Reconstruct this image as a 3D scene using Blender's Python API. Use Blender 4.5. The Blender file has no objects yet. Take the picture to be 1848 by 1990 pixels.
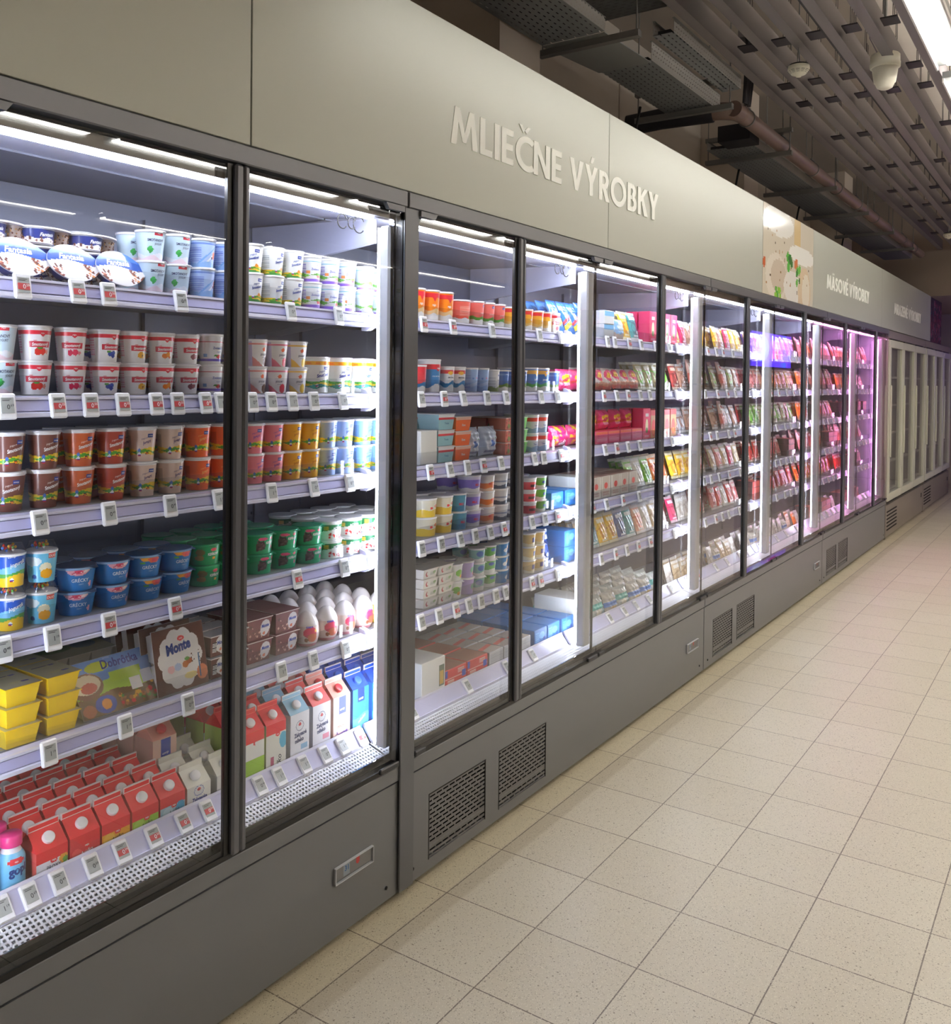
import bpy, math, random
from mathutils import Matrix, Vector
random.seed(7)
SC = bpy.context.scene
COL = SC.collection
PI = math.pi

# ---------------------------------------------------------------- camera, world, exposure
CAMPOS = (-2.0574, -1.6343, 1.4984)
def set_camera():
    yaw, pit, rol = .5944, -.0146, .0100
    f = Vector((math.cos(yaw)*math.cos(pit), math.sin(yaw)*math.cos(pit), math.sin(pit)))
    r = Vector((math.sin(yaw), -math.cos(yaw), 0)); u = r.cross(f)
    r2 = r*math.cos(rol)+u*math.sin(rol); u2 = -r*math.sin(rol)+u*math.cos(rol)
    cd = bpy.data.cameras.new('camera'); co = bpy.data.objects.new('camera', cd); COL.objects.link(co)
    m = Matrix((r2, u2, -f)).transposed().to_4x4(); m.translation = CAMPOS
    co.matrix_world = m
    cd.sensor_fit = 'VERTICAL'; cd.sensor_height = 24; cd.sensor_width = 24*1848/1990
    cd.lens = 1769.86/1990*24
    cd.shift_y = -228/1990
    cd.clip_start = .05; cd.clip_end = 60
    SC.camera = co
set_camera()
w = bpy.data.worlds.new('world'); SC.world = w; w.use_nodes = True
w.node_tree.nodes['Background'].inputs[0].default_value = (.9, .93, 1, 1)
w.node_tree.nodes['Background'].inputs[1].default_value = .05
SC.view_settings.view_transform = 'Standard'; SC.view_settings.look = 'None'
SC.view_settings.exposure = 1.28; SC.view_settings.gamma = 1
SC.view_settings.use_curve_mapping = False
SC.cycles.max_bounces = 9; SC.cycles.diffuse_bounces = 4; SC.cycles.glossy_bounces = 4
SC.cycles.transparent_max_bounces = 24; SC.cycles.caustics_reflective = False; SC.cycles.caustics_refractive = False
SC.cycles.sample_clamp_indirect = 4

LAMP_POWER = 25.0        # ceiling strip lamps
UPFILL_ADDED = 46.0      # upward fill added on the outer rows to brighten the ceiling
UPFILL_ADDED_NEAR = 13.0  # weaker added upward fill on the row beside the slats
LED_TOP = 62.0            # strips under the cabinet canopies
LED_SIDE = 19.0          # upright strips at the door jambs
LED_WHITE = (.83, .88, 1.0)
LED_PINK = (1.0, .36, .80)
CEIL_LAMP = (1.0, .955, .88)

# ---------------------------------------------------------------- materials
def lin(c):
    return tuple(((v/255)/12.92 if v/255 <= .04045 else ((v/255+.055)/1.055)**2.4) for v in c[:3])
MATS = {}
def mat(name, rgb, rough=.5, metal=0, spec=.5, **kw):
    if name in MATS: return MATS[name]
    m = bpy.data.materials.new(name); m.use_nodes = True; MATS[name] = m
    b = m.node_tree.nodes['Principled BSDF']
    b.inputs['Base Color'].default_value = (*lin(rgb), 1); b.inputs['Roughness'].default_value = rough
    b.inputs['Metallic'].default_value = metal; b.inputs['Specular IOR Level'].default_value = spec
    m.diffuse_color = (*lin(rgb), 1)
    if kw.get('noise'):
        nt = m.node_tree; tc = nt.nodes.new('ShaderNodeTexCoord'); n = nt.nodes.new('ShaderNodeTexNoise')
        n.inputs['Scale'].default_value = kw['noise'][0]; n.inputs['Detail'].default_value = 5
        mx = nt.nodes.new('ShaderNodeMix'); mx.data_type = 'RGBA'
        a = kw['noise'][1]
        mx.inputs[6].default_value = (*[v*(1-a) for v in lin(rgb)], 1); mx.inputs[7].default_value = (*[min(1, v*(1+a)) for v in lin(rgb)], 1)
        nt.links.new(tc.outputs['Object'], n.inputs['Vector']); nt.links.new(n.outputs['Fac'], mx.inputs[0])
        nt.links.new(mx.outputs[2], b.inputs['Base Color'])
    return m
def mat_emit(name, rgb, power):
    m = bpy.data.materials.new(name); m.use_nodes = True; MATS[name] = m
    b = m.node_tree.nodes['Principled BSDF']; b.inputs['Base Color'].default_value = (.8, .8, .8, 1)
    b.inputs['Emission Color'].default_value = (*rgb, 1); b.inputs['Emission Strength'].default_value = power
    return m
def mat_print(name, rough, coat=0, alpha=1, metal=0):
    m = bpy.data.materials.new(name); m.use_nodes = True; MATS[name] = m
    nt = m.node_tree; b = nt.nodes['Principled BSDF']
    a = nt.nodes.new('ShaderNodeAttribute'); a.attribute_name = 'Col'
    nt.links.new(a.outputs['Color'], b.inputs['Base Color'])
    b.inputs['Roughness'].default_value = rough; b.inputs['Coat Weight'].default_value = coat
    b.inputs['Metallic'].default_value = metal
    if alpha < 1: b.inputs['Alpha'].default_value = alpha
    return m
def mat_glass(name, tint, spec=1.0, base=0.0):
    # clear sheet: straight transmission plus a fresnel mirror, the same from both sides
    m = bpy.data.materials.new(name); m.use_nodes = True; MATS[name] = m
    nt = m.node_tree; nt.nodes.clear()
    out = nt.nodes.new('ShaderNodeOutputMaterial'); mx = nt.nodes.new('ShaderNodeMixShader')
    tr = nt.nodes.new('ShaderNodeBsdfTransparent'); tr.inputs[0].default_value = (*tint, 1)
    gl = nt.nodes.new('ShaderNodeBsdfGlossy'); gl.inputs['Roughness'].default_value = .0
    gl.inputs[0].default_value = (spec, spec, spec, 1)
    geo = nt.nodes.new('ShaderNodeNewGeometry'); fr = nt.nodes.new('ShaderNodeFresnel')
    mr = nt.nodes.new('ShaderNodeMapRange'); mr.inputs[3].default_value = 1.5; mr.inputs[4].default_value = 1/1.5
    nt.links.new(geo.outputs['Backfacing'], mr.inputs[0]); nt.links.new(mr.outputs[0], fr.inputs[0])
    nt.links.new(fr.outputs[0], mx.inputs[0]); nt.links.new(tr.outputs[0], mx.inputs[1]); nt.links.new(gl.outputs[0], mx.inputs[2])
    nt.links.new(mx.outputs[0], out.inputs[0])
    return m
def mat_slots(name, rgb, sx, sz, fx, fz, off, plane, rough=.45, metal=.3, rnd=False):
    # sheet metal with a punched pattern: cell size sx by sz, hole share fx, fz, staggered by off
    m = bpy.data.materials.new(name); m.use_nodes = True; MATS[name] = m
    nt = m.node_tree; N = nt.nodes; L = nt.links
    b = N['Principled BSDF']; b.inputs['Base Color'].default_value = (*lin(rgb), 1)
    b.inputs['Roughness'].default_value = rough; b.inputs['Metallic'].default_value = metal
    tc = N.new('ShaderNodeTexCoord'); sp = N.new('ShaderNodeSeparateXYZ'); L.new(tc.outputs['Object'], sp.inputs[0])
    def M(op, a, b_=None, c=None):
        n = N.new('ShaderNodeMath'); n.operation = op
        for i, v in enumerate((a, b_, c)):
            if v is None: continue
            if isinstance(v, (int, float)): n.inputs[i].default_value = v
            else: L.new(v, n.inputs[i])
        return n.outputs[0]
    u = sp.outputs['XYZ'.index(plane[0])]; v = sp.outputs['XYZ'.index(plane[1])]
    vv = M('DIVIDE', v, sz); row = M('FLOOR', vv); fv = M('FRACT', vv)
    st = M('MULTIPLY', M('MODULO', M('ABSOLUTE', row), 2.0), off)
    fu = M('FRACT', M('ADD', M('DIVIDE', u, sx), st))
    hu = M('LESS_THAN', M('ABSOLUTE', M('SUBTRACT', fu, .5)), fx/2); hv = M('LESS_THAN', M('ABSOLUTE', M('SUBTRACT', fv, .5)), fz/2)
    hole = M('MULTIPLY', hu, hv)
    L.new(M('SUBTRACT', 1.0, hole), b.inputs['Alpha'])
    return m

M_frame = mat('dark_frame_metal', (70, 71, 74), .35, .4)
M_bar = mat('handle_bar_metal', (104, 106, 112), .3, .4)
M_black = mat('black_gasket', (10, 10, 12), .35)
M_frit = mat('black_glass_border', (6, 6, 7), .04)
M_plinth = mat('plinth_grey_paint', (114, 116, 120), .33, .1)
M_header = mat('header_metal', (106, 108, 113), .3, .4)
M_void = mat('dark_void', (12, 12, 13), .8)
M_slate = mat('cabinet_inner_slate', (106, 110, 128), .4, .1)
M_slate2 = mat('cabinet_inner_light', (176, 178, 200), .4, .0)
M_shelf = mat('shelf_steel', (176, 178, 186), .4, .2)
M_rail = mat('price_rail_plastic', (208, 208, 240), .22)
M_railin = mat('price_rail_insert', (178, 178, 222), .3)
M_tagw = mat('tag_white_plastic', (245, 245, 248), .35)
M_tagd = mat('tag_paper_display', (168, 172, 170), .4)
M_tagk = mat('tag_ink', (50, 52, 56), .5)
M_tagr = mat('tag_red_ink', (196, 60, 66), .5)
M_white = mat('white_plastic', (238, 238, 236), .35)
M_glass = mat_glass('door_glass', (.985, .99, .99))
M_acr = mat_glass('clear_acrylic', (.96, .965, .97), .35)
M_jamb = mat('jamb_profile', (206, 208, 214), .3)
M_fascia = mat('fascia_panel_paint', (175, 179, 169), .34, .1)
M_letter = mat('letter_white', (252, 255, 248), .4)
M_conc = mat('painted_concrete', (186, 176, 166), .8, noise=(2.5, .12))
M_wall = mat('dark_wall_paint', (176, 168, 158), .8, noise=(1.5, .06))
M_col = mat('column_paint', (196, 184, 172), .7)
M_slat = mat('slat_metal', (128, 122, 124), .55, .1)
M_slatclip = mat('slat_clip', (44, 40, 46), .5)
M_galv = mat('galvanised_steel', (160, 164, 164), .5, .2)
M_rod = mat('hanger_steel', (130, 130, 128), .5, .3)
M_pipe = mat('brown_pipe', (126, 104, 96), .4)
M_flex = mat('dark_insulation', (48, 46, 52), .7)
M_cable = mat('black_cable', (18, 18, 20), .5)
M_freez = mat('freezer_frame', (205, 206, 190), .35)
M_freezb = mat('freezer_body', (142, 134, 124), .35, .2)
M_dome = mat('camera_housing', (236, 232, 214), .35)
M_lamp = mat_emit('strip_lamp_light', CEIL_LAMP, LAMP_POWER)
M_upfill = mat_emit('added_upfill', CEIL_LAMP, UPFILL_ADDED)
M_upfilln = mat_emit('added_upfill_near', CEIL_LAMP, UPFILL_ADDED_NEAR)
M_ledt = mat_emit('led_strip_white', LED_WHITE, LED_TOP)
M_ledtp = mat_emit('led_strip_pink', LED_PINK, LED_TOP)
M_leds = mat_emit('led_upright_white', LED_WHITE, LED_SIDE)
M_ledsp = mat_emit('led_upright_pink', LED_PINK, LED_SIDE)
P_gloss = mat_print('printed_plastic', .28, .2)
P_paper = mat_print('printed_card', .45)
P_film = mat_print('printed_film', .16, .5)
P_foil = mat_print('printed_foil', .3, .1, 1, .35)
P_clear = mat_glass('clear_cup_plastic', (.93, .94, .95))
M_grille = mat_slots('deck_grille_metal', (224, 225, 230), .0115, .0115, .58, .58, .0, 'XY')
M_perf = mat_slots('perforated_back', (106, 110, 128), .025, .236, .35, .035, .0, 'XZ', .4, .2)
M_vent = mat_slots('vent_slots', (112, 112, 113), .034, .0135, .86, .48, .5, 'XZ', .4, .1)
M_trayp = mat_slots('tray_perforation', (150, 155, 158), .045, .03, .55, .26, .5, 'XY', .5, .1)
M_trays = mat_slots('tray_side_perforation', (176, 174, 170), .03, .022, .35, .3, .5, 'XZ', .5, .1)

def floor_mat():
    m = bpy.data.materials.new('terrazzo_tiles'); m.use_nodes = True
    nt = m.node_tree; N = nt.nodes; L = nt.links; b = N['Principled BSDF']
    tc = N.new('ShaderNodeTexCoord'); mp = N.new('ShaderNodeMapping')
    mp.inputs['Location'].default_value = (.2025+.0015, .0933+.0015, 0)
    L.new(tc.outputs['Object'], mp.inputs[0])
    br = N.new('ShaderNodeTexBrick'); br.offset = 0; br.squash = 1
    br.inputs['Scale'].default_value = 1; br.inputs['Mortar Size'].default_value = .0021; br.inputs['Mortar Smooth'].default_value = .3
    br.inputs['Brick Width'].default_value = .3; br.inputs['Row Height'].default_value = .3; br.inputs['Bias'].default_value = 0
    br.inputs['Color1'].default_value = (*lin((213, 206, 188)), 1); br.inputs['Color2'].default_value = (*lin((207, 199, 180)), 1)
    br.inputs['Mortar'].default_value = (*lin((122, 111, 100)), 1)
    L.new(mp.outputs[0], br.inputs[0])
    def spots(scale, th, colr, prev, amt):
        v = N.new('ShaderNodeTexVoronoi'); v.inputs['Scale'].default_value = scale; v.inputs['Randomness'].default_value = 1
        L.new(tc.outputs['Object'], v.inputs[0])
        c = N.new('ShaderNodeValToRGB'); c.color_ramp.elements[0].position = th; c.color_ramp.elements[0].color = (1, 1, 1, 1)
        c.color_ramp.elements[1].position = th+.08; c.color_ramp.elements[1].color = (0, 0, 0, 1)
        L.new(v.outputs['Distance'], c.inputs[0])
        sep = N.new('ShaderNodeSeparateColor'); L.new(v.outputs['Color'], sep.inputs[0])
        g = N.new('ShaderNodeMath'); g.operation = 'GREATER_THAN'; g.inputs[1].default_value = amt; L.new(sep.outputs[0], g.inputs[0])
        mu = N.new('ShaderNodeMath'); mu.operation = 'MULTIPLY'; L.new(c.outputs[0], mu.inputs[0]); L.new(g.outputs[0], mu.inputs[1])
        mx = N.new('ShaderNodeMix'); mx.data_type = 'RGBA'; L.new(mu.outputs[0], mx.inputs[0]); L.new(prev, mx.inputs[6])
        mx.inputs[7].default_value = (*lin(colr), 1)
        return mx.outputs[2]
    o = spots(170, .22, (166, 158, 140), br.outputs[0], .35)
    o = spots(260, .25, (232, 226, 208), o, .5)
    o = spots(60, .10, (146, 136, 118), o, .6)
    # darker band along the plinth, yellower inside it, darker again at the foot
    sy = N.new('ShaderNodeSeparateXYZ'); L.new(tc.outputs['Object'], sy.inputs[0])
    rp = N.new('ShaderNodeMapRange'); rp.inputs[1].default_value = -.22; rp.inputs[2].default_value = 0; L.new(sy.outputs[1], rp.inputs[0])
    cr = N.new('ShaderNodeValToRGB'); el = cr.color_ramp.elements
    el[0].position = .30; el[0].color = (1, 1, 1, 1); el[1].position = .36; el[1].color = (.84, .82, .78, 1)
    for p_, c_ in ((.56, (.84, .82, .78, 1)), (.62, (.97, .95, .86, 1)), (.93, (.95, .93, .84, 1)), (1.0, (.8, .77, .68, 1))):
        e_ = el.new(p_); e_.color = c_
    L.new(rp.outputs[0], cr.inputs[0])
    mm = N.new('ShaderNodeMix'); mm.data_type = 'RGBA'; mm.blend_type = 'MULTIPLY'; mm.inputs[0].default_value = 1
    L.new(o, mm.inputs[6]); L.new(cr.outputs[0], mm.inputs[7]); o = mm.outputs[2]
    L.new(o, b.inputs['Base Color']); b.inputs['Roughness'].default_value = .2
    n = N.new('ShaderNodeTexNoise'); n.inputs['Scale'].default_value = 7; L.new(tc.outputs['Object'], n.inputs[0])
    mr = N.new('ShaderNodeMapRange'); mr.inputs[3].default_value = .30; mr.inputs[4].default_value = .42
    L.new(n.outputs[0], mr.inputs[0]); L.new(mr.outputs[0], b.inputs['Roughness'])
    b.inputs['Specular IOR Level'].default_value = .4
    return m
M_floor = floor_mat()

# ---------------------------------------------------------------- mesh building
_txt = {}
def text_geo(s, bold=0.0, italic=0.0, space=1.0):
    # letter outlines as a flat triangulated mesh, capital height 1, centred
    k = (s, bold, italic, space)
    if k in _txt: return _txt[k]
    cu = bpy.data.curves.new('t', 'FONT'); cu.body = s; cu.size = 1; cu.offset = bold; cu.shear = italic
    cu.align_x = 'CENTER'; cu.resolution_u = 2; cu.space_character = space
    o = bpy.data.objects.new('t', cu); COL.objects.link(o)
    me = bpy.data.meshes.new_from_object(o)
    vs = [(v.co.x/.72, v.co.y/.72) for v in me.vertices]; fs = [tuple(p.vertices) for p in me.polygons]
    bpy.data.objects.remove(o); bpy.data.curves.remove(cu); bpy.data.meshes.remove(me)
    if vs:
        cx = (min(v[0] for v in vs)+max(v[0] for v in vs))/2
        vs = [(x-cx, y) for x, y in vs]
    _txt[k] = (vs, fs); return _txt[k]

class MB:
    def __init__(s): s.v = []; s.f = []; s.m = []; s.c = []; s.sm = []
    def add(s, vs, fs, mi=0, col=None, smooth=False):
        b = len(s.v); s.v += [tuple(v) for v in vs]
        for i, f in enumerate(fs):
            s.f.append(tuple(b+j for j in f)); s.m.append(mi)
            s.c.append(col[i] if isinstance(col, list) else col); s.sm.append(smooth)
        return s
    def box(s, x0, y0, z0, x1, y1, z1, mi=0, col=None, bev=0):
        if bev > 0:
            bb = min(bev, (x1-x0)/2.01, (y1-y0)/2.01, (z1-z0)/2.01)
            vs = []; ring = []
            for (sx, X) in ((-1, x0), (1, x1)):
                for (sy, Y) in ((-1, y0), (1, y1)):
                    for (sz, Z) in ((-1, z0), (1, z1)):
                        vs += [(X, Y-sy*bb, Z-sz*bb), (X-sx*bb, Y, Z-sz*bb), (X-sx*bb, Y-sy*bb, Z)]
            def id_(i, j, k, a): return (i*4+j*2+k)*3+a
            F = []
            F += [(id_(i, 0, 0, 0), id_(i, 1, 0, 0), id_(i, 1, 1, 0), id_(i, 0, 1, 0)) for i in (0, 1)]
            F += [(id_(0, j, 0, 1), id_(1, j, 0, 1), id_(1, j, 1, 1), id_(0, j, 1, 1)) for j in (0, 1)]
            F += [(id_(0, 0, k, 2), id_(1, 0, k, 2), id_(1, 1, k, 2), id_(0, 1, k, 2)) for k in (0, 1)]
            for j in (0, 1):
                for k in (0, 1): F.append((id_(0, j, k, 1), id_(1, j, k, 1), id_(1, j, k, 2), id_(0, j, k, 2)))
            for i in (0, 1):
                for k in (0, 1): F.append((id_(i, 0, k, 0), id_(i, 1, k, 0), id_(i, 1, k, 2), id_(i, 0, k, 2)))
            for i in (0, 1):
                for j in (0, 1): F.append((id_(i, j, 0, 0), id_(i, j, 1, 0), id_(i, j, 1, 1), id_(i, j, 0, 1)))
            for i in (0, 1):
                for j in (0, 1):
                    for k in (0, 1): F.append((id_(i, j, k, 0), id_(i, j, k, 1), id_(i, j, k, 2)))
            c = Vector(((x0+x1)/2, (y0+y1)/2, (z0+z1)/2)); G = []
            for f in F:
                p = [Vector(vs[q]) for q in f]; n = (p[1]-p[0]).cross(p[2]-p[0]); m_ = sum(p, Vector())/len(p)
                G.append(f if n.dot(m_-c) > 0 else tuple(reversed(f)))
            return s.add(vs, G, mi, col)
        vs = [(x0, y0, z0), (x1, y0, z0), (x1, y1, z0), (x0, y1, z0), (x0, y0, z1), (x1, y0, z1), (x1, y1, z1), (x0, y1, z1)]
        return s.add(vs, [(0, 3, 2, 1), (4, 5, 6, 7), (0, 1, 5, 4), (1, 2, 6, 5), (2, 3, 7, 6), (3, 0, 4, 7)], mi, col)
    def prism(s, poly, x0, x1, mi=0, col=None, axis='X'):
        # poly in the plane across the axis, counter-clockwise
        n = len(poly)
        if axis == 'X': vs = [(x0, a, b) for a, b in poly]+[(x1, a, b) for a, b in poly]
        elif axis == 'Y': vs = [(a, x0, b) for a, b in poly]+[(a, x1, b) for a, b in poly]
        else: vs = [(a, b, x0) for a, b in poly]+[(a, b, x1) for a, b in poly]
        fs = [tuple(range(n))[::-1], tuple(range(n, 2*n))]+[(i, (i+1) % n, n+(i+1) % n, n+i) for i in range(n)]
        return s.add(vs, fs, mi, col)
    def lathe(s, prof, seg=24, mi=0, col=None, cx=0, cy=0, cap0=True, cap1=True, smooth=True):
        # profile of (radius, z)
        n = len(prof); vs = []
        for r, z in prof:
            for i in range(seg):
                a = 2*PI*i/seg; vs.append((cx+r*math.sin(a), cy-r*math.cos(a), z))
        fs = []; cc = []
        for k in range(n-1):
            for i in range(seg):
                j = (i+1) % seg; fs.append((k*seg+i, k*seg+j, (k+1)*seg+j, (k+1)*seg+i))
                cc.append(col[k] if isinstance(col, list) else col)
        s.add(vs, fs, mi, cc, smooth)
        caps = []
        if cap0: caps.append((tuple(range(seg))[::-1], 0))
        if cap1: caps.append((tuple(range((n-1)*seg, n*seg)), -1))
        base = len(s.v)-len(vs)
        for f, q in caps:
            s.f.append(tuple(base+i for i in f)); s.m.append(mi); s.c.append(col[q] if isinstance(col, list) else col); s.sm.append(False)
        return s
    def tube(s, pts, r, seg=8, mi=0, col=None):
        pts = [Vector(p) for p in pts]; vs = []; up = Vector((0, 0, 1))
        for i, p in enumerate(pts):
            d = (pts[min(i+1, len(pts)-1)]-pts[max(i-1, 0)]).normalized()
            a = d.cross(up)
            if a.length < .01: a = d.cross(Vector((0, 1, 0)))
            a.normalize(); b = d.cross(a)
            for k in range(seg):
                t = 2*PI*k/seg; vs.append(p+a*math.cos(t)*r+b*math.sin(t)*r)
        fs = [(i*seg+k, i*seg+(k+1) % seg, (i+1)*seg+(k+1) % seg, (i+1)*seg+k) for i in range(len(pts)-1) for k in range(seg)]
        s.add(vs, fs, mi, col, True)
        return s.add([vs[k] for k in range(seg)]+[vs[(len(pts)-1)*seg+k] for k in range(seg)], [tuple(range(seg))[::-1], tuple(range(seg, 2*seg))], mi, col)
    def torus(s, c, R, r, axis='X', a0=0, a1=2*PI, seg=20, mi=0):
        pts = []
        for i in range(seg+1):
            t = a0+(a1-a0)*i/seg
            if axis == 'X': pts.append((c[0], c[1]+R*math.cos(t), c[2]+R*math.sin(t)))
            elif axis == 'Y': pts.append((c[0]+R*math.cos(t), c[1], c[2]+R*math.sin(t)))
            else: pts.append((c[0]+R*math.cos(t), c[1]+R*math.sin(t), c[2]))
        return s.tube(pts, r, 6, mi)
    def mapped(s, W, H, nx, nz, fn, art, P, lift=.0004, mi=0, texts=True):
        # a printed surface W by H metres; fn(x, z, lift) gives the point; art is a list of print operations in millimetres
        vs = []
        for k in range(nz+1):
            for i in range(nx+1): vs.append(fn(-W/2+W*i/nx, H*k/nz, 0))
        fs = []; cc = []
        pf = painter(art)
        for k in range(nz):
            for i in range(nx):
                fs.append((k*(nx+1)+i, k*(nx+1)+i+1, (k+1)*(nx+1)+i+1, (k+1)*(nx+1)+i))
                cc.append(pf((-W/2+W*(i+.5)/nx)*1000, H*(k+.5)/nz*1000))
        s.add(vs, fs, mi, cc, True)
        if texts:
            for op in art:
                if op[0] != 't': continue
                _, st, x, z, h, rot, colr = op[:7]; bold = op[7] if len(op) > 7 else .02; it = op[8] if len(op) > 8 else 0; sq = op[9] if len(op) > 9 else 1
                tv, tf = text_geo(st, bold, it); ca, sa = math.cos(math.radians(rot)), math.sin(math.radians(rot))
                V = []
                for a, b in tv:
                    a *= h*sq; b *= h
                    V.append(fn((x+a*ca-b*sa)/1000, (z+a*sa+b*ca)/1000, lift))
                s.add(V, tf, mi, [colr]*len(tf))
        return s
    def build(s, name, mats, parent=None, link=True):
        me = bpy.data.meshes.new(name); me.from_pydata(s.v, [], s.f)
        mats = mats if isinstance(mats, (list, tuple)) else [mats]
        for m in mats: me.materials.append(m)
        me.polygons.foreach_set('material_index', s.m); me.polygons.foreach_set('use_smooth', s.sm)
        if any(c is not None for c in s.c):
            at = me.color_attributes.new('Col', 'FLOAT_COLOR', 'CORNER'); buf = []
            cache = {}
            for p, c in zip(me.polygons, s.c):
                c = c or (255, 255, 255)
                if c not in cache: cache[c] = (*lin(c), 1.0)
                buf += cache[c]*p.loop_total
            at.data.foreach_set('color', buf)
        me.update()
        o = bpy.data.objects.new(name, me)
        if link: COL.objects.link(o)
        if parent: o.parent = parent
        return o

def painter(art):
    ops = [o for o in art if o[0] != 't']
    def pf(x, z):
        c = (255, 255, 255)
        for o in ops:
            k = o[0]
            if k == 'bg': c = o[1]
            elif k == 'band':
                if o[1] <= z <= o[2]: c = o[3]
            elif k == 'wave':       # band whose lower edge waves
                if z >= o[1]+o[2]*math.sin(x/o[3]+o[4]): c = o[5]
            elif k == 'hill':
                if z <= o[1]+o[2]*math.sin(x/o[3]+o[4]): c = o[5]
            elif k == 'e':
                if ((x-o[1])/o[3])**2+((z-o[2])/o[4])**2 <= 1: c = o[5]
            elif k == 'r':
                if o[1] <= x <= o[3] and o[2] <= z <= o[4]: c = o[5]
            elif k == 'tri':        # droop under a band: point down
                if abs(x-o[1]) < o[3]*(z-o[2])/o[4] and o[2] <= z <= o[2]+o[4]: c = o[5]
            elif k == 'diag':       # slanted band
                t = z-o[2]*x
                if o[1] <= t <= o[3]: c = o[4]
            elif k == 'bars':       # bar code
                if o[1] <= x <= o[3] and o[2] <= z <= o[4]: c = (40, 40, 50) if int((z-o[2])/1.6) % 2 else (255, 255, 255)
            elif k == 'lines':
                if o[1] <= x <= o[3] and o[2] <= z <= o[4] and int((z-o[2])/1.7) % 2: c = o[5]
            elif k == 'dots':
                for (dx, dz, dr, dc) in o[1]:
                    if (x-dx)**2+(z-dz)**2 <= dr*dr: c = dc
        return c
    return pf
def dots(seed, n, x0, x1, z0, z1, r0, r1, cols):
    r = random.Random(seed)
    return ('dots', [(r.uniform(x0, x1), r.uniform(z0, z1), r.uniform(r0, r1), r.choice(cols)) for _ in range(n)])

def tag(o, label=None, cat=None, group=None, kind=None):
    if label: o['label'] = label
    if cat: o['category'] = cat
    if group: o['group'] = group
    if kind: o['kind'] = kind
    return o
def empty(name, loc=(0, 0, 0), parent=None):
    o = bpy.data.objects.new(name, None); COL.objects.link(o); o.location = loc; o.empty_display_size = .05
    if parent: o.parent = parent
    return o
def copy_tree(o, parent=None):
    c = o.copy(); COL.objects.link(c); c.parent = parent
    for ch in o.children: copy_tree(ch, c)
    return c

# ---------------------------------------------------------------- the room
B = 1.247                      # width of one pair of doors
ZR = [1.70, 1.462, 1.226, .985, .75, .385]      # product level of each shelf, topmost first
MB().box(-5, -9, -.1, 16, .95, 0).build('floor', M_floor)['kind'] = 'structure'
MB().box(-5, -9, 3.8, 16, .95, 3.9).build('ceiling', M_conc)['kind'] = 'structure'
mb = MB(); mb.box(-5, .95, 0, 16, 1.05, 3.9)
for x in (-.6, .55, 1.9, 3.4, 5.6): mb.box(x, .942, 2.3, x+.012, .95, 3.8)
mb.build('wall_back', M_wall)['kind'] = 'structure'
MB().box(-5, -9.1, 0, 16, -9, 3.9).build('wall_right', M_wall)['kind'] = 'structure'
MB().box(-5.1, -9.1, 0, -5, 1.05, 3.9).build('wall_near', M_wall)['kind'] = 'structure'
MB().box(13.6, -9.1, 0, 13.7, 1.05, 3.9).build('wall_far', M_wall)['kind'] = 'structure'
MB().box(1.165, .44, 2.06, 1.50, .95, 3.8).build('trim_1', M_col)['kind'] = 'structure'
MB().box(10.35, -9, 2.60, 13.6, .95, 3.8).build('trim_2', mat('bulkhead_paint', (150, 136, 126), .8))['kind'] = 'structure'
MB().box(4.9, .6, 2.2, 5.25, .95, 3.8).build('trim_3', M_col)['kind'] = 'structure'
MB().box(8.3, .6, 2.2, 8.7, .95, 3.8).build('trim_4', M_col)['kind'] = 'structure'

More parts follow.
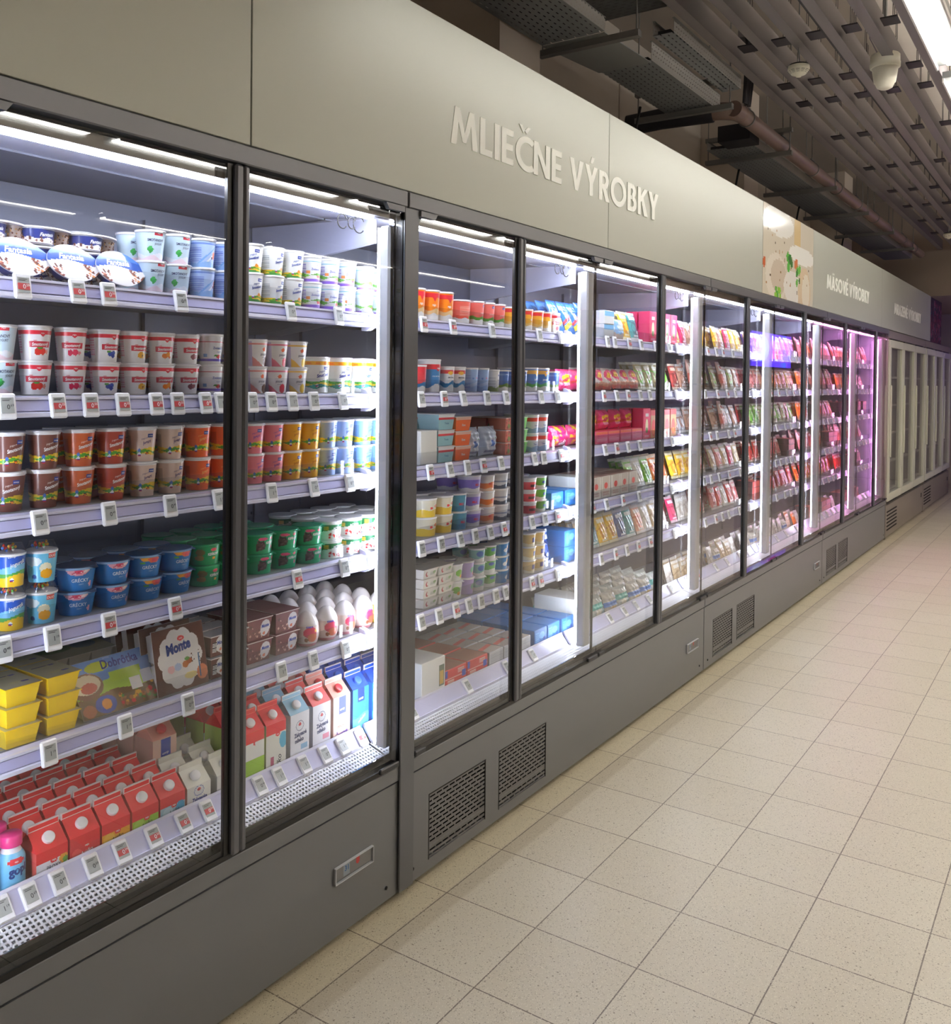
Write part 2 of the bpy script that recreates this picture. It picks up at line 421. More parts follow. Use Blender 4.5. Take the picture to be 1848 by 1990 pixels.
# ---------------------------------------------------------------- fascia with lettering
def fascia():
    ed = [-3.1, -.589, 1.302, 3.385]
    seg = [(ed[i]+.0015, ed[i+1]-.0015) for i in range(3)]+[(4.568, 7.1), (7.103, 10.2)]
    looks = ['plain pale grey fascia panel at far left above first door', 'pale grey fascia panel carrying large dairy lettering',
             'plain pale grey fascia panel left of food picture', 'grey fascia panel carrying meat products lettering',
             'grey fascia panel carrying frozen products lettering above white freezers']
    out = []
    for (a, b), l in zip(seg, looks):
        o = MB().box(a, -.004, 2.042, b, .02, 2.586, bev=.0015).build('fascia_panel', M_fascia)
        tag(o, l, 'panel'); out.append(o)
    def letters(s, x0, x1, zb, cap, par):
        T = .20
        def bar(x, z, u, v): return [(x, z), (u, z), (u, v), (x, v)]
        def arc(cx, cz, rx, rz, a0, a1, n=14):
            q = []
            for i in range(n):
                a, b_ = math.radians(a0+(a1-a0)*i/n), math.radians(a0+(a1-a0)*(i+1)/n)
                q.append([(cx+(rx-T)*math.cos(a), cz+(rz-T*.92)*math.sin(a)), (cx+rx*math.cos(a), cz+rz*math.sin(a)), (cx+rx*math.cos(b_), cz+rz*math.sin(b_)), (cx+(rx-T)*math.cos(b_), cz+(rz-T*.92)*math.sin(b_))])
            return q
        caron = [[(.14, 1.30), (.28, 1.30), (.40, 1.16), (.33, 1.08)], [(.52, 1.30), (.66, 1.30), (.47, 1.08), (.40, 1.16)]]
        acute = lambda x: [[(x, 1.08), (x+.15, 1.08), (x+.27, 1.30), (x+.08, 1.30)]]
        E_ = [bar(0, 0, T, 1), bar(T, 0, .50, .18), bar(T, .41, .47, .59), bar(T, .82, .50, 1)]
        A_ = [[(0, 0), (.21, 0), (.47, 1), (.30, 1)], [(.56, 0), (.78, 0), (.48, 1), (.30, 1)], bar(.2, .2, .58, .36)]
        Y_ = [[(0, 1), (.23, 1), (.46, .5), (.26, .42)], [(.50, 1), (.72, 1), (.46, .42), (.28, .42)], bar(.26, 0, .46, .5)]
        G = {'M': (.98, [[(0, 0), (.20, 0), (.30, 1), (.14, 1)], [(.14, 1), (.32, 1), (.56, .12), (.42, .12)], [(.84, 1), (.66, 1), (.42, .12), (.56, .12)], [(.98, 0), (.78, 0), (.68, 1), (.84, 1)]]),
             'L': (.48, [bar(0, 0, T, 1), bar(T, 0, .48, .18)]), 'I': (.20, [bar(0, 0, T, 1)]), 'E': (.50, E_), 'É': (.50, E_+acute(.14)),
             'Č': (.72, arc(.52, .5, .52, .52, 52, 308, 20)+caron), 'N': (.76, [bar(0, 0, T, 1), bar(.56, 0, .76, 1), [(0, 1), (.2, 1), (.76, 0), (.56, 0)]]),
             'V': (.74, [[(0, 1), (.22, 1), (.46, 0), (.30, 0)], [(.52, 1), (.74, 1), (.46, 0), (.30, 0)]]), 'Y': (.72, Y_), 'Ý': (.72, Y_+acute(.28)),
             'R': (.60, [bar(0, 0, T, 1), bar(T, .82, .32, 1), bar(T, .40, .32, .57)]+arc(.30, .70, .28, .30, -90, 90)+[[(.20, .42), (.42, .42), (.64, 0), (.40, 0)]]),
             'O': (1.0, arc(.5, .5, .5, .52, 0, 360, 28)), 'B': (.60, [bar(0, 0, T, 1), bar(T, .82, .32, 1), bar(T, .44, .34, .58), bar(T, 0, .34, .17)]+arc(.30, .74, .25, .26, -90, 90)+arc(.32, .29, .28, .29, -90, 90)),
             'K': (.66, [bar(0, 0, T, 1), [(.18, .44), (.18, .66), (.44, 1), (.68, 1)], [(.22, .60), (.36, .72), (.70, 0), (.44, 0)]]),
             'A': (.78, A_), 'Ä': (.78, A_+[bar(.20, 1.10, .34, 1.24), bar(.44, 1.10, .58, 1.24)]), 'Z': (.62, [bar(0, .82, .62, 1), bar(0, 0, .62, .18), [(.02, .18), (.26, .18), (.60, .82), (.36, .82)]]),
             'S': (.56, arc(.28, .73, .28, .28, 20, 270)+arc(.28, .27, .28, .28, -160, 90)), ' ': (.26, [])}
        adv = []; cx = 0
        for ch in s: adv.append(cx); cx += G[ch][0]+.085
        k = (x1-x0)/(cx-.085); m = MB()
        for ch, ax in zip(s, adv):
            if ch == ' ': m.build('lettering', M_letter, par); m = MB()
            for q in G[ch][1]:
                dep = len(m.f)*6e-6
                ar = sum(q[i][0]*q[(i+1) % 4][1]-q[(i+1) % 4][0]*q[i][1] for i in range(4))
                if ar < 0: q = q[::-1]
                p = [(x0+(ax+a)*k, zb+b_*cap) for a, b_ in q]
                m.add([(a, -.0050-dep, b_) for a, b_ in p]+[(a, -.0041, b_) for a, b_ in p], [(0, 1, 2, 3), (7, 6, 5, 4), (0, 4, 5, 1), (1, 5, 6, 2), (2, 6, 7, 3), (3, 7, 4, 0)])
        m.build('lettering', M_letter, par)
    letters('MLIEČNE VÝROBKY', .205, 1.80, 2.226, .117, out[1])
    letters('MÄSOVÉ VÝROBKY', 4.97, 6.50, 2.212, .105, out[3])
    letters('MRAZENÉ VÝROBKY', 7.75, 9.43, 2.21, .108, out[4])
fascia()
def picture_panel():
    art = [('bg', (222, 214, 196)), ('e', -250, 470, 330, 90, (246, 246, 240)), ('e', 300, 320, 320, 60, (250, 250, 244)),
           ('r', 90, 380, 250, 540, (226, 200, 150)), ('e', -300, 120, 230, 150, (236, 228, 214)), ('e', -250, 130, 170, 110, (214, 200, 182)),
           ('e', 60, 90, 200, 110, (240, 238, 232)), ('e', 360, 80, 160, 170, (228, 206, 176)), ('e', 400, 90, 100, 120, (240, 232, 214)),
           dots(3, 9, -60, 60, 200, 300, 18, 34, [(60, 160, 60), (86, 182, 70), (40, 134, 52)]),
           dots(4, 8, 160, 250, 130, 230, 16, 30, [(76, 172, 66), (110, 190, 80), (48, 140, 50)]),
           dots(5, 7, -330, -200, 6, 60, 16, 28, [(140, 200, 70), (90, 176, 60)]),
           dots(6, 5, 120, 180, 230, 280, 14, 24, [(222, 130, 84)]),
           dots(8, 26, -560, 560, 20, 420, 4, 11, [(120, 96, 70), (150, 126, 92), (190, 150, 110)]),
           ('e', -560, 190, 30, 30, (200, 96, 52))]
    m = MB(); m.box(3.388, -.004, 2.042, 4.565, .02, 2.586, col=(200, 196, 186))
    m.mapped(1.177, .544, 90, 42, lambda x, z, l: (3.9765+x, -.0045-l, 2.042+z), art, None)
    o = m.build('picture_panel', mat_print('picture_gloss', .12, .4)); tag(o, 'glossy food picture panel with eggs and green herbs on the fascia', 'picture')
    r = random.Random(11); m = MB(); m.box(10.22, .02, 2.041, 11.35, .06, 2.595, col=(60, 50, 56))
    for i in range(170):
        x = r.uniform(10.24, 11.30); z = r.uniform(2.04, 2.52); h = r.uniform(.02, .07); d = r.uniform(-.02, .02)
        c = r.choice([(226, 96, 130), (190, 50, 90), (120, 60, 90), (80, 150, 160), (236, 160, 176), (150, 40, 70)])
        m.add([(x, .018, z), (x+.022, .018, z), (x+.022+d, .018, z+h), (x+d, .018, z+h)], [(0, 1, 2, 3)], 0, [c])
    o = m.build('picture_panel', P_paper); tag(o, 'panel of pink and red brush strokes beyond last fascia panel', 'picture')
picture_panel()

# ---------------------------------------------------------------- refrigerated cabinets
ORD = ['first', 'second', 'third', 'fourth', 'fifth', 'sixth', 'seventh', 'eighth', 'ninth', 'tenth', 'eleventh', 'twelfth', 'thirteenth', 'fourteenth']
VENT = MB(); 
def door(x0, x1, side, par):
    # side 'R' = closing edge on the right
    zb, zt = .402, 1.988
    ox = (x0+x1)/2; d = empty('door', (ox-par.location.x, -par.location.y, zb), par)
    def P(m, name, mt): 
        m.v = [(x-ox, y, z-zb) for x, y, z in m.v]; return m.build(name, mt, d)
    P(MB().box(x0+.001, .002, zb+.001, x1-.001, .022, zt-.001), 'glass', M_glass)
    m = MB(); m.box(x0, .0225, zt-.030, x1, .026, zt); m.box(x0, .0225, zb, x1, .026, zb+.022)
    e = .006; 
    m.box(x0 if side == 'R' else x1-e, .0225, zb+.022, x0+e if side == 'R' else x1, .026, zt-.03)
    P(m, 'glass_border', M_frit)
    m = MB()
    if side == 'R':
        m.box(x1-.0155-.021, .0, zb-.003, x1-.021, .010, zt+.002); P(m, 'stile', M_black)
        P(MB().box(x1-.021, -.012, zb-.006, x1+.0035, .010, zt+.003, bev=.005), 'handle_bar', M_bar)
    else:
        m.box(x0+.016, .0, zb-.003, x0+.0215, .010, zt+.002); P(m, 'stile', M_black)
        P(MB().box(x0-.001, -.012, zb-.006, x0+.017, .010, zt+.003, bev=.005), 'handle_bar', M_bar)
    hx0, hx1 = (x0+.004, x0+.085) if side == 'R' else (x1-.085, x1-.004)
    P(MB().prism([(hx0, zt-.012), (hx1 if side == 'L' else hx1-.012, zt-.012), (hx1, zt+.004), (hx0, zt+.004)] if side == 'R' else
                 [(hx0+.012, zt-.012), (hx1, zt-.012), (hx1, zt+.004), (hx0, zt+.004)], -.014, .0, axis='Y'), 'hinge', M_header)
    P(MB().box(hx0, -.012, zb-.008, hx1-.03 if side == 'R' else hx1, 0.0, zb+.008, bev=.003), 'hinge', M_frame)
    return d
def cabinet(x0, x1, pairs, look, pink=False, vents=(), holder=None, posts=()):
    t = empty('refrigerated_cabinet', ((x0+x1)/2, .3, 0)); ox, oy = (x0+x1)/2, .3
    tag(t, look, 'refrigerator')
    def P(m, name, mt, par=t, kind=None):
        m.v = [(x-ox, y-oy, z) for x, y, z in m.v]; o = m.build(name, mt, par)
        return o
    m = MB(); m.box(x0+.002, .635, .3, x1-.002, .70, 2.0); P(m, 'back_wall', M_slate)
    m = MB(); m.box(x0+.002, .626, .42, x1-.002, .628, 1.985); P(m, 'perforated_panel', M_perf)
    m = MB()
    m.prism([(.087, 1.972), (.32, 1.993), (.32, 2.0), (.087, 2.0)], x0+.003, x1-.003)
    P(m, 'canopy_strip', M_slate2)
    if x1 > 7.4: P(MB().box(x1-.006, .09, .42, x1-.002, .625, 1.985), 'end_wall', M_slate2)
    m = MB(); m.box(x0+.002, .32, 1.988, x1-.002, .64, 2.0); P(m, 'inner_ceiling', M_slate)
    m = MB(); m.box(x0+.002, .0, 2.0, x1-.002, .70, 2.04); P(m, 'roof', M_header)
    for k in range(pairs):
        a = x0+k*B; rb = MB(); rb.prism([(.11, 1.90), (.62, 1.84), (.62, 1.987), (.11, 1.970)], a+B-.02, a+B-.004); P(rb, 'canopy_rib', M_slate2)
        lm = MB().box(a+.04, .090, 1.9615, a+B-.04, .0965, 1.9655); P(lm, 'led_strip', M_ledtp if pink else M_ledt)
        wl = MB()
        for q, rr_ in ((.14, .020), (.10, .016), (.07, .024)): wl.torus((a+B-q, .12, 1.946), rr_, .0018, 'Y', .5, 5.6)
        P(wl, 'wire_loop', M_void)
        for c in range(2):
            u = a+.2+.62*c; P(MB().box(u, .612, .42, u+.03, .626, 1.95), 'shelf_upright', M_slate)
    hd = MB(); hd.box(x0+.001, -.008, 1.994, x1-.001, .03, 2.040, bev=.003); P(hd, 'header', M_header)
    hv = MB(); hv.box(x0+.001, .03, 1.968, x1-.001, .085, 2.0); P(hv, 'header_recess', M_black)
    # jamb profiles with upright light strips
    for k in range(pairs+1):
        xb = x0+k*B-(.03 if k == pairs else 0)
        if k == pairs and not x1 > 7.4: continue
        m = MB().box(xb-.027, .042, .43, xb+.027, .082, 1.945, bev=.006); P(m, 'jamb_profile', M_jamb)
        for sgn in (-1, 1):
            if (k == 0 and x0 < -2) and sgn < 0: continue
            m = MB().box(xb+sgn*.0225-.004, .0825, .44, xb+sgn*.0225+.004, .0865, 1.94)
            pk = pink or (k == pairs and False)
            if k == 0 and abs(x0-4.988) < .01 and sgn < 0: pk = False
            P(m, 'light_strip', M_ledsp if pk else M_leds)
    for pz in posts:
        P(MB().box(pz-.017, -.0075, .02, pz+.049, -.0005, 1.9935, bev=.002), 'post', M_header); P(MB().box(pz-.019, .0, .402, pz+.0445, .030, 1.9935), 'post_gasket', M_black)
    # plinth
    P(MB().box(x0+.003, .012, .345, x1-.003, .050, .40), 'sill', M_plinth)
    P(MB().box(x0+.003, .0, .345, x1-.003, .012, .388, bev=.003), 'sill_edge', M_plinth)
    P(MB().box(x0+.003, .0, .388, x1-.003, .05, .401), 'lower_seal', M_black)
    m = MB()
    vx = [(x0+a, x0+b) for a, b in vents]
    cuts = sorted(vx); cur = x0+.003+ (.045 if posts else 0)
    for a, b in cuts:
        m.box(cur, .004, .018, a, .03, .340); m.box(a, .004, .018, b, .03, .052); m.box(a, .004, .248, b, .03, .340); cur = b
    m.box(cur, .004, .018, x1-.003, .03, .340); P(m, 'plinth_panel', M_plinth)
    for a, b in vx:
        v = P(MB().box(a+.002, .0055, .054, b-.002, .0075, .246), 'vent_grille', M_vent)
        fr = MB(); 
        for q in ((a-.0005, .05, a+.003, .25), (b-.003, .05, b+.0005, .25), (a, .2465, b, .25)): fr.box(q[0], .0032, q[1], q[2], .0052, q[3])
        P(fr, 'vent_edge', M_black)
        P(MB().box(a+.002, .0056, .083, b-.002, .0052+.003, .092), 'vent_bridge', M_plinth)
    P(MB().box(x0+.003, .034, .0, x1-.003, .60, .34), 'base_box', M_void)
    if holder:
        h0, h1 = holder
        hp = P(MB().box(h0, -.004, .162, h1, .0015, .206), 'card_holder', M_acr)
        fr = MB()
        for q in ((h0, .2045, h1, .2065), (h0, .1615, h1, .164), (h0, .162, h0+.002, .206), (h1-.002, .162, h1, .206)): fr.box(q[0], -.005, q[1], q[2], .003, q[3])
        f = fr; f.v = [(x-ox, y-oy, z) for x, y, z in f.v]; f.build('holder_edge', M_jamb, t)
        art = [('bg', (150, 148, 146)), ('r', -40, 4, -14, 34, (176, 186, 200)), ('e', 18, 24, 8, 9, (232, 66, 60)), ('r', 8, 20, 28, 40, (232, 70, 62)) if False else ('e', 18, 30, 7, 7, (232, 70, 62)), ('t', '31', -27, 16, 14, 0, (70, 120, 190), .03)]
        wdt = h1-h0-.01
        m = MB(); m.mapped(wdt, .036, 40, 12, lambda x, z, l: ((h0+h1)/2+x, .002-l, .166+z), art, None); P(m, 'card', P_paper)
    for xx in (x0+.06, x1-.06):
        m = MB(); m.lathe([(.005, 0), (.005, .002), (.001, .003)], 10); m.v = [(xx+x, .004-z, .055+y) for x, y, z in m.v]; P(m, 'screw', M_void)
    # deck grille
    P(MB().box(x0+.003, .055, .382, x1-.003, .60, .384), 'deck', M_shelf)
    P(MB().prism([(.050, .396), (.054, .396), (.128, .418), (.124, .420)], x0+.003, x1-.003), 'deck_grille', M_grille)
    P(MB().prism([(.03, .400), (.052, .385), (.056, .398), (.034, .409)], x0+.003, x1-.003), 'deck_lip', M_shelf)
    # doors
    n = 0
    for k in range(pairs):
        a = x0+k*B; c = a+B/2
        la = a+(.046 if any(abs(a-p) < .01 for p in posts) else .0025)
        ra = a+B-(.022 if abs(a+B) < .01 else .0025)
        door(la, c+.0055, 'R', t); door(c+.0105, ra, 'L', t)
    return t
cabinet(-2*B, -.003, 2, 'open-fronted glass-door dairy refrigerator at far left with yogurts'.replace('open-fronted ', ''), holder=(-.282, -.128))
V = ((.136, .448), (.529, .850))
cabinet(0, 2*B, 2, 'glass-door refrigerator below dairy lettering, with vent grilles and black post', vents=V, holder=(2.25, 2.40), posts=(0,))
cabinet(2*B+.002, 4*B, 2, 'glass-door refrigerator below the food picture', vents=V, holder=(4.745, 4.895))
cabinet(4*B+.002, 6*B, 2, 'glass-door meat refrigerator glowing pink before the white freezers', pink=True, vents=V)

# shelves: one per pair of doors and level
SHN = ['top', 'second', 'third', 'fourth', 'fifth', 'bottom']
M_alu = mat('rail_rib_white', (214, 214, 235), .2)
def shelves():
    for k in range(-1, 6):
        for s in range(6):
            z = ZR[s]; x0, x1 = k*B+.010, (k+1)*B-.010
            t = empty('fridge_shelf', ((x0+x1)/2, .35, z)); W = (x1-x0)/2
            side = ['leftmost', 'below-dairy-sign', 'third', 'fourth', 'fifth', 'sixth', 'last']
            tag(t, 'lit %s shelf with price rail behind doors %d and %d from left' % (SHN[s], 2*k+3, 2*k+4), 'shelf', 'refrigerator shelves')
            if s < 5:
                MB().box(-W+.002, -.19, -.016, W-.002, .26, -.001).build('shelf_plate', M_shelf, t)
                zt = .0; 
                m = MB(); m.prism([(-.197, -.002), (-.213, -.006), (-.222, -.044), (-.205, -.046), (-.197, -.03)], -W, W)
                m.build('price_rail', M_rail, t)
                m = MB(); m.prism([(-.2165, -.012), (-.2185, -.012), (-.2228, -.032), (-.2205, -.032)], -W+.004, W-.004); m.build('rail_insert', M_railin, t)
                m = MB(); m.prism([(-.213, -.004), (-.2195, -.005), (-.220, -.010), (-.2145, -.010)], -W, W)
                m.prism([(-.221, -.034), (-.2265, -.036), (-.2275, -.043), (-.2215, -.045)], -W, W); m.build('rail_rib', M_alu, t)
                MB().box(-W+.01, -.1985, -.004, W-.01, -.197, .040).build('front_riser', M_acr, t)
                for sx in (-1, 1):
                    m = MB(); m.prism([(-.19, .012), (-.212, .006), (-.226, -.012), (-.228, -.046), (-.21, -.055), (-.19, -.055)], sx*(W+.004)-.004, sx*(W+.004)+.004)
                    m.build('end_cap', M_alu, t)
                m = MB(); m.prism([(-.15, -.016), (.26, -.016), (.26, -.06), (.2, -.06)], -W+.03, -W+.034); m.prism([(-.15, -.016), (.26, -.016), (.26, -.06), (.2, -.06)], W-.034, W-.03)
                m.build('bracket', M_shelf, t)
            else:
                m = MB(); m.prism([(-.190, .078), (-.196, .082), (-.228, .040), (-.222, .036)], -W, W); m.build('price_rail', M_rail, t)
                m = MB(); m.prism([(-.190, .082), (-.197, .086), (-.200, .080), (-.193, .076)], -W, W); m.prism([(-.224, .041), (-.231, .042), (-.232, .034), (-.225, .034)], -W, W); m.build('rail_rib', M_alu, t)
                MB().box(-W+.002, -.192, -.0009, W-.002, .26, -.0002).build('shelf_plate', M_shelf, t)
                MB().box(-W+.01, -.192, .003, W-.01, -.190, .085).build('front_riser', M_acr, t)
shelves()

# ---------------------------------------------------------------- price tags
def make_tag(txt, sup, red):
    m = MB(); m.box(-.018, -.0045, -.026, .018, .0045, .026, bev=.003)
    r = m.build('price_tag', M_tagw, link=False)
    m = MB(); m.box(-.0125, -.0052, -.014, .0125, -.0042, .017)
    tv, tf = text_geo(txt, .01); z0 = -.010 if not red else -.006
    if red: m.box(-.0125, -.0056, -.008, .0125, -.0051, .005, 2)
    for st, hx, hz, h in ((txt, .001, -.006, .0095), (sup, .0085, -.001, .0050)):
        tv, tf = text_geo(st, .01)
        m.add([(hx+a*h, -.0058, hz+b*h) for a, b in tv], tf, 3 if red else 1)
    m.box(-.010, -.0055, .0105, .004, -.0051, .0118, 1); m.box(-.010, -.0055, .0135, .008, -.0051, .0145, 1)
    d = m.build('tag_display', [M_tagd, M_tagk, M_tagr, M_tagw], r, link=False)
    return r
TAGS = [make_tag('0', '49', False), make_tag('0', '59', True), make_tag('0', '69', False), make_tag('1', '19', False), make_tag('0', '55', True)]
TAGTXT = ['grey', 'red-banded', 'grey', 'grey', 'red-banded']
tagx = {0: [-1.064, -0.945, -0.873, -0.685, -0.333, -0.148, 0.246, 0.406, 0.644, 0.977, 1.149, 1.30, 1.38, 1.572, 1.644, 1.80],
1: [-1.095, -0.988, -0.914, -0.836, -0.75, -0.692, -0.611, -0.564, -0.465, -0.4, -0.325, -0.244, -0.128, 0.236, 0.36, 0.47, 0.616, 0.741, 0.995, 1.126, 1.33, 1.42, 1.542, 1.672, 1.793],
2: [-1.026, -0.869, -0.711, -0.57, -0.397, -0.242, -0.097, 0.288, 0.396, 0.498, 0.597, 0.711, 0.95, 1.021, 1.162, 1.40, 1.56, 1.679, 1.80],
3: [-1.101, -0.998, -0.868, -0.696, -0.302, -0.116, 0.245, 0.35, 0.46, 0.55, 0.645, 0.737, 0.936, 1.035, 1.139, 1.293, 1.45, 1.581, 1.752],
4: [-1.005, -0.827, -0.658, -0.358, -0.239, -0.109, 0.248, 0.343, 0.44, 0.516, 0.59, 0.687, 0.753, 0.942, 1.009, 1.146, 1.30, 1.41, 1.535, 1.681, 1.80],
5: [-1.095, -1.039, -0.976, -0.9, -0.828, -0.745, -0.662, -0.59, -0.422, -0.354, -0.262, -0.18, -0.108, -0.027, 0.04, 0.218, 0.525, 0.781, 0.969, 1.646, 1.80]}
redset = {0: {0, 1, 2}, 1: {1, 2, 3, 4, 5, 6}, 2: set(), 3: {2, 3, 4}, 4: set(), 5: {4, 5, 6, 7, 13}}
def door_of(x, y=.22):
    # the door behind which the thing shows when one stands where the photograph was taken
    x = CAMPOS[0]+(x-CAMPOS[0])*(-CAMPOS[1])/(y-CAMPOS[1])
    k = math.floor((x+B)/(B/2)+1e-6); return max(0, min(13, k))
REG = []     # (object, key parts) given their full label at the end
LABELS_TAG = {}
def put_tags():
    rr = random.Random(5)
    allt = []
    for s in range(6):
        xs = list(tagx[s])
        x = 1.93
        while x < 7.40:
            if min(abs(x-q*B) for q in range(1, 7)) > .075 : xs.append(round(x, 3))
            x += rr.choice([.11, .14, .17, .20])*(1.4 if s == 5 else 1)
        for i, x in enumerate(xs):
            r = i in redset[s] if x < 0 else rr.random() < .3
            v = rr.choice([1, 4]) if r else rr.choice([0, 2, 3])
            allt.append((s, x, v))
    for s, x, v in allt:
        o = copy_tree(TAGS[v]); z = ZR[s]
        if s < 5: o.location = (x, .1235, z-.022); o.rotation_euler = (-.20+rr.uniform(-.05, .05), rr.uniform(-.02, .02), rr.uniform(-.05, .05))
        else: o.location = (x, .1325, z+.060); o.rotation_euler = (-.66, 0, rr.uniform(-.04, .04))
        tag(o, None, 'price tag', 'electronic price tags on the shelf rails')
        REG.append((o, 'white price tag with %s display' % TAGTXT[v], '', '', s, door_of(x, .12), x))
put_tags()

# ---------------------------------------------------------------- products
W_ = (250, 250, 252)
def cup(name, h, r0, r1, art, lid=(232, 232, 236), rim=(250, 250, 252), dome=None, foil=True, seg=40, zl=None, lidart=None, body=None):
    """tapered pot with a printed wall, a rolled rim and a lid; millimetres"""
    h_, r0_, r1_ = h/1000, r0/1000, r1/1000
    m = MB(); z0 = .0
    rr = lambda z: r0_+(r1_-r0_)*min(1, max(0, z/(h_-.004)))
    nz = max(12, int(h/2.2))
    circ = 2*PI*(r0_+r1_)/2
    def fn(x, z, l):
        a = x/((r0_+r1_)/2); r = rr(z)+l
        return (r*math.sin(a), -r*math.cos(a), z)
    m.mapped(circ, h_-.006, 84, nz, fn, art, None)
    m.lathe([(r1_-.0005, h_-.006), (r1_+.0010, h_-.005), (r1_+.0011, h_-.0015), (r1_, h_-.001)], seg, 0, rim, cap0=False, cap1=False)
    m.lathe([(r0_-.003, .0004), (r0_, .0001)], seg, 0, rim, cap1=False)
    o = m.build(name, P_gloss, link=False)
    l = MB()
    if dome:
        l.lathe([(r1_+.001, h_-.001), (r1_, h_+.002), (r1_-.006, h_+.016), (r1_-.008, h_+.019), (.001, h_+.0195)], seg, 0, None, cap0=False)
        ld = l.build('clear_lid', P_clear, o, link=False)
        q = MB(); r = random.Random(h+r1)
        for i in range(26):
            a, rad = r.uniform(0, 2*PI), r.uniform(0, r1_-.010); zz = h_+.004+r.uniform(0, .009)
            c = r.choice([(226, 60, 50), (240, 180, 40), (90, 170, 60), (240, 240, 240), (180, 90, 50), (80, 120, 210)])
            x, y = rad*math.cos(a), rad*math.sin(a); d = .0032
            q.lathe([(.001, zz-d), (d, zz), (.001, zz+d)], 6, 0, c, x, y)
        q.lathe([(r1_-.001, h_-.001), (r1_-.001, h_)], seg, 0, (235, 235, 235))
        q.build('candy_topping', P_gloss, o, link=False)
    else:
        l.lathe([(r1_+.0010, h_-.0012), (r1_+.0014, h_-.0008), (r1_+.0012, h_+.0003), (r1_-.003, h_+.0002), (.001, h_+.0001)], seg, 0, lid, cap0=False)
        l.add([(r1_*.5, -r1_*.9, h_), (r1_*.95, -r1_*.35, h_), (r1_*1.06, -r1_*.62, h_-.004), (r1_*.85, -r1_*.9, h_-.004)], [(0, 3, 2, 1)], 0, lid)
        l.build('lid', P_foil if foil else P_gloss, o, link=False)
    return o

def flag(x, z): return [('e', x, z, 4.2, 4.6, (245, 245, 250)), ('r', x-3.6, z-2, x+3.6, z+.4, (40, 60, 160)), ('r', x-3, z-4, x+3, z-2, (206, 40, 60))]
COOP = lambda x, z, c=(40, 70, 160): [('r', x-7, z-3.5, x+7, z+4, c), ('t', 'coop', x, z-1.6, 3.6, 0, W_, .02)]
def hills(z=18): return [('hill', z+9, 1.6, 14, 0, (238, 196, 44)), ('hill', z+6, 2.2, 11, 1.4, (96, 160, 50)), ('hill', z+2, 2, 9, .3, (242, 204, 60)), ('hill', z-1, 2, 13, 2, (60, 134, 60))]
def smot(fruit, extra=()):
    return [('bg', (248, 246, 250)), ('lines', -70, 12, -38, 56, (236, 170, 196)), ('lines', 60, 12, 96, 56, (236, 170, 196)),
            ('band', 54.5, 59.5, (224, 40, 66)), ('tri', 6, 48, 8, 8, (224, 40, 66)), ('t', 'rajo', 6, 54.5, 3, 0, W_),
            ('diag', 28, .09, 28.01, (0, 0, 0)), *fruit, *extra, ('lab',), ]
def smotanovy(fruit):
    a = [('bg', (248, 246, 250)), ('lines', -75, 12, -36, 54, (238, 176, 200)), ('lines', 60, 12, 96, 54, (238, 176, 200)),
         ('band', 53, 60, (224, 40, 66)), ('tri', 6, 47.5, 8, 8, (224, 40, 66)), ('t', 'rajo', 6, 54, 3.2, 0, W_)]
    a += [('r', -19, 27, 25, 38, (214, 40, 66)), ('t', 'Smotanový', 3, 29.6, 6.6, 2, W_, .03, .2, .82), ('t', 'rajo', -8, 39, 3, 2, (214, 60, 90))]
    return a+fruit
KIND = {}
def K(key, obj, look, cat, h, d):
    KIND[key] = dict(o=obj, look=look, cat=cat, h=h/1000, d=d/1000)
F_str = [('e', -2, 17, 7, 7.5, (228, 44, 44)), ('e', 9, 18, 7, 7, (236, 60, 50)), ('e', 2, 25, 6, 2, (70, 150, 60)), ('e', 19, 17, 4, 5, (244, 150, 140))]
F_ras = [('e', -2, 17, 5.5, 6.5, (220, 40, 90)), ('e', 9, 18, 6, 7, (232, 50, 96)), ('e', 19, 17, 4, 4, (240, 140, 160))]
F_blu = [('e', -1, 17, 5, 5, (50, 80, 180)), ('e', 8, 20, 5, 5, (60, 90, 190)), ('e', 7, 13, 5, 4.5, (40, 60, 160)), ('e', -4, 22, 5, 2.5, (90, 160, 70))]
F_pea = [('e', 4, 17, 9, 7, (242, 176, 40)), ('e', 12, 16, 6, 6, (250, 206, 70)), ('e', 8, 16, 2.5, 3, (150, 80, 30))]
F_apr = [('e', 3, 17, 8, 6, (240, 130, 40)), ('e', 12, 20, 6, 6, (246, 160, 60)), ('e', 16, 14, 4, 3, (230, 110, 40))]
F_che = [('e', 6, 17, 8, 6.5, (130, 70, 80)), ('e', 14, 18, 6, 5, (160, 90, 100))]
for k, fr, lk in (('s_str', F_str, 'strawberries'), ('s_ras', F_ras, 'raspberries'), ('s_blu', F_blu, 'blueberries'), ('s_pea', F_pea, 'peach'), ('s_apr', F_apr, 'apricots'), ('s_che', F_che, 'dark cherries')):
    K(k, cup('yogurt_cup', 71, 25.5, 32.5, smotanovy(fr)), 'red-ribboned yogurt cup with '+lk, 'yogurt cup', 71, 67)
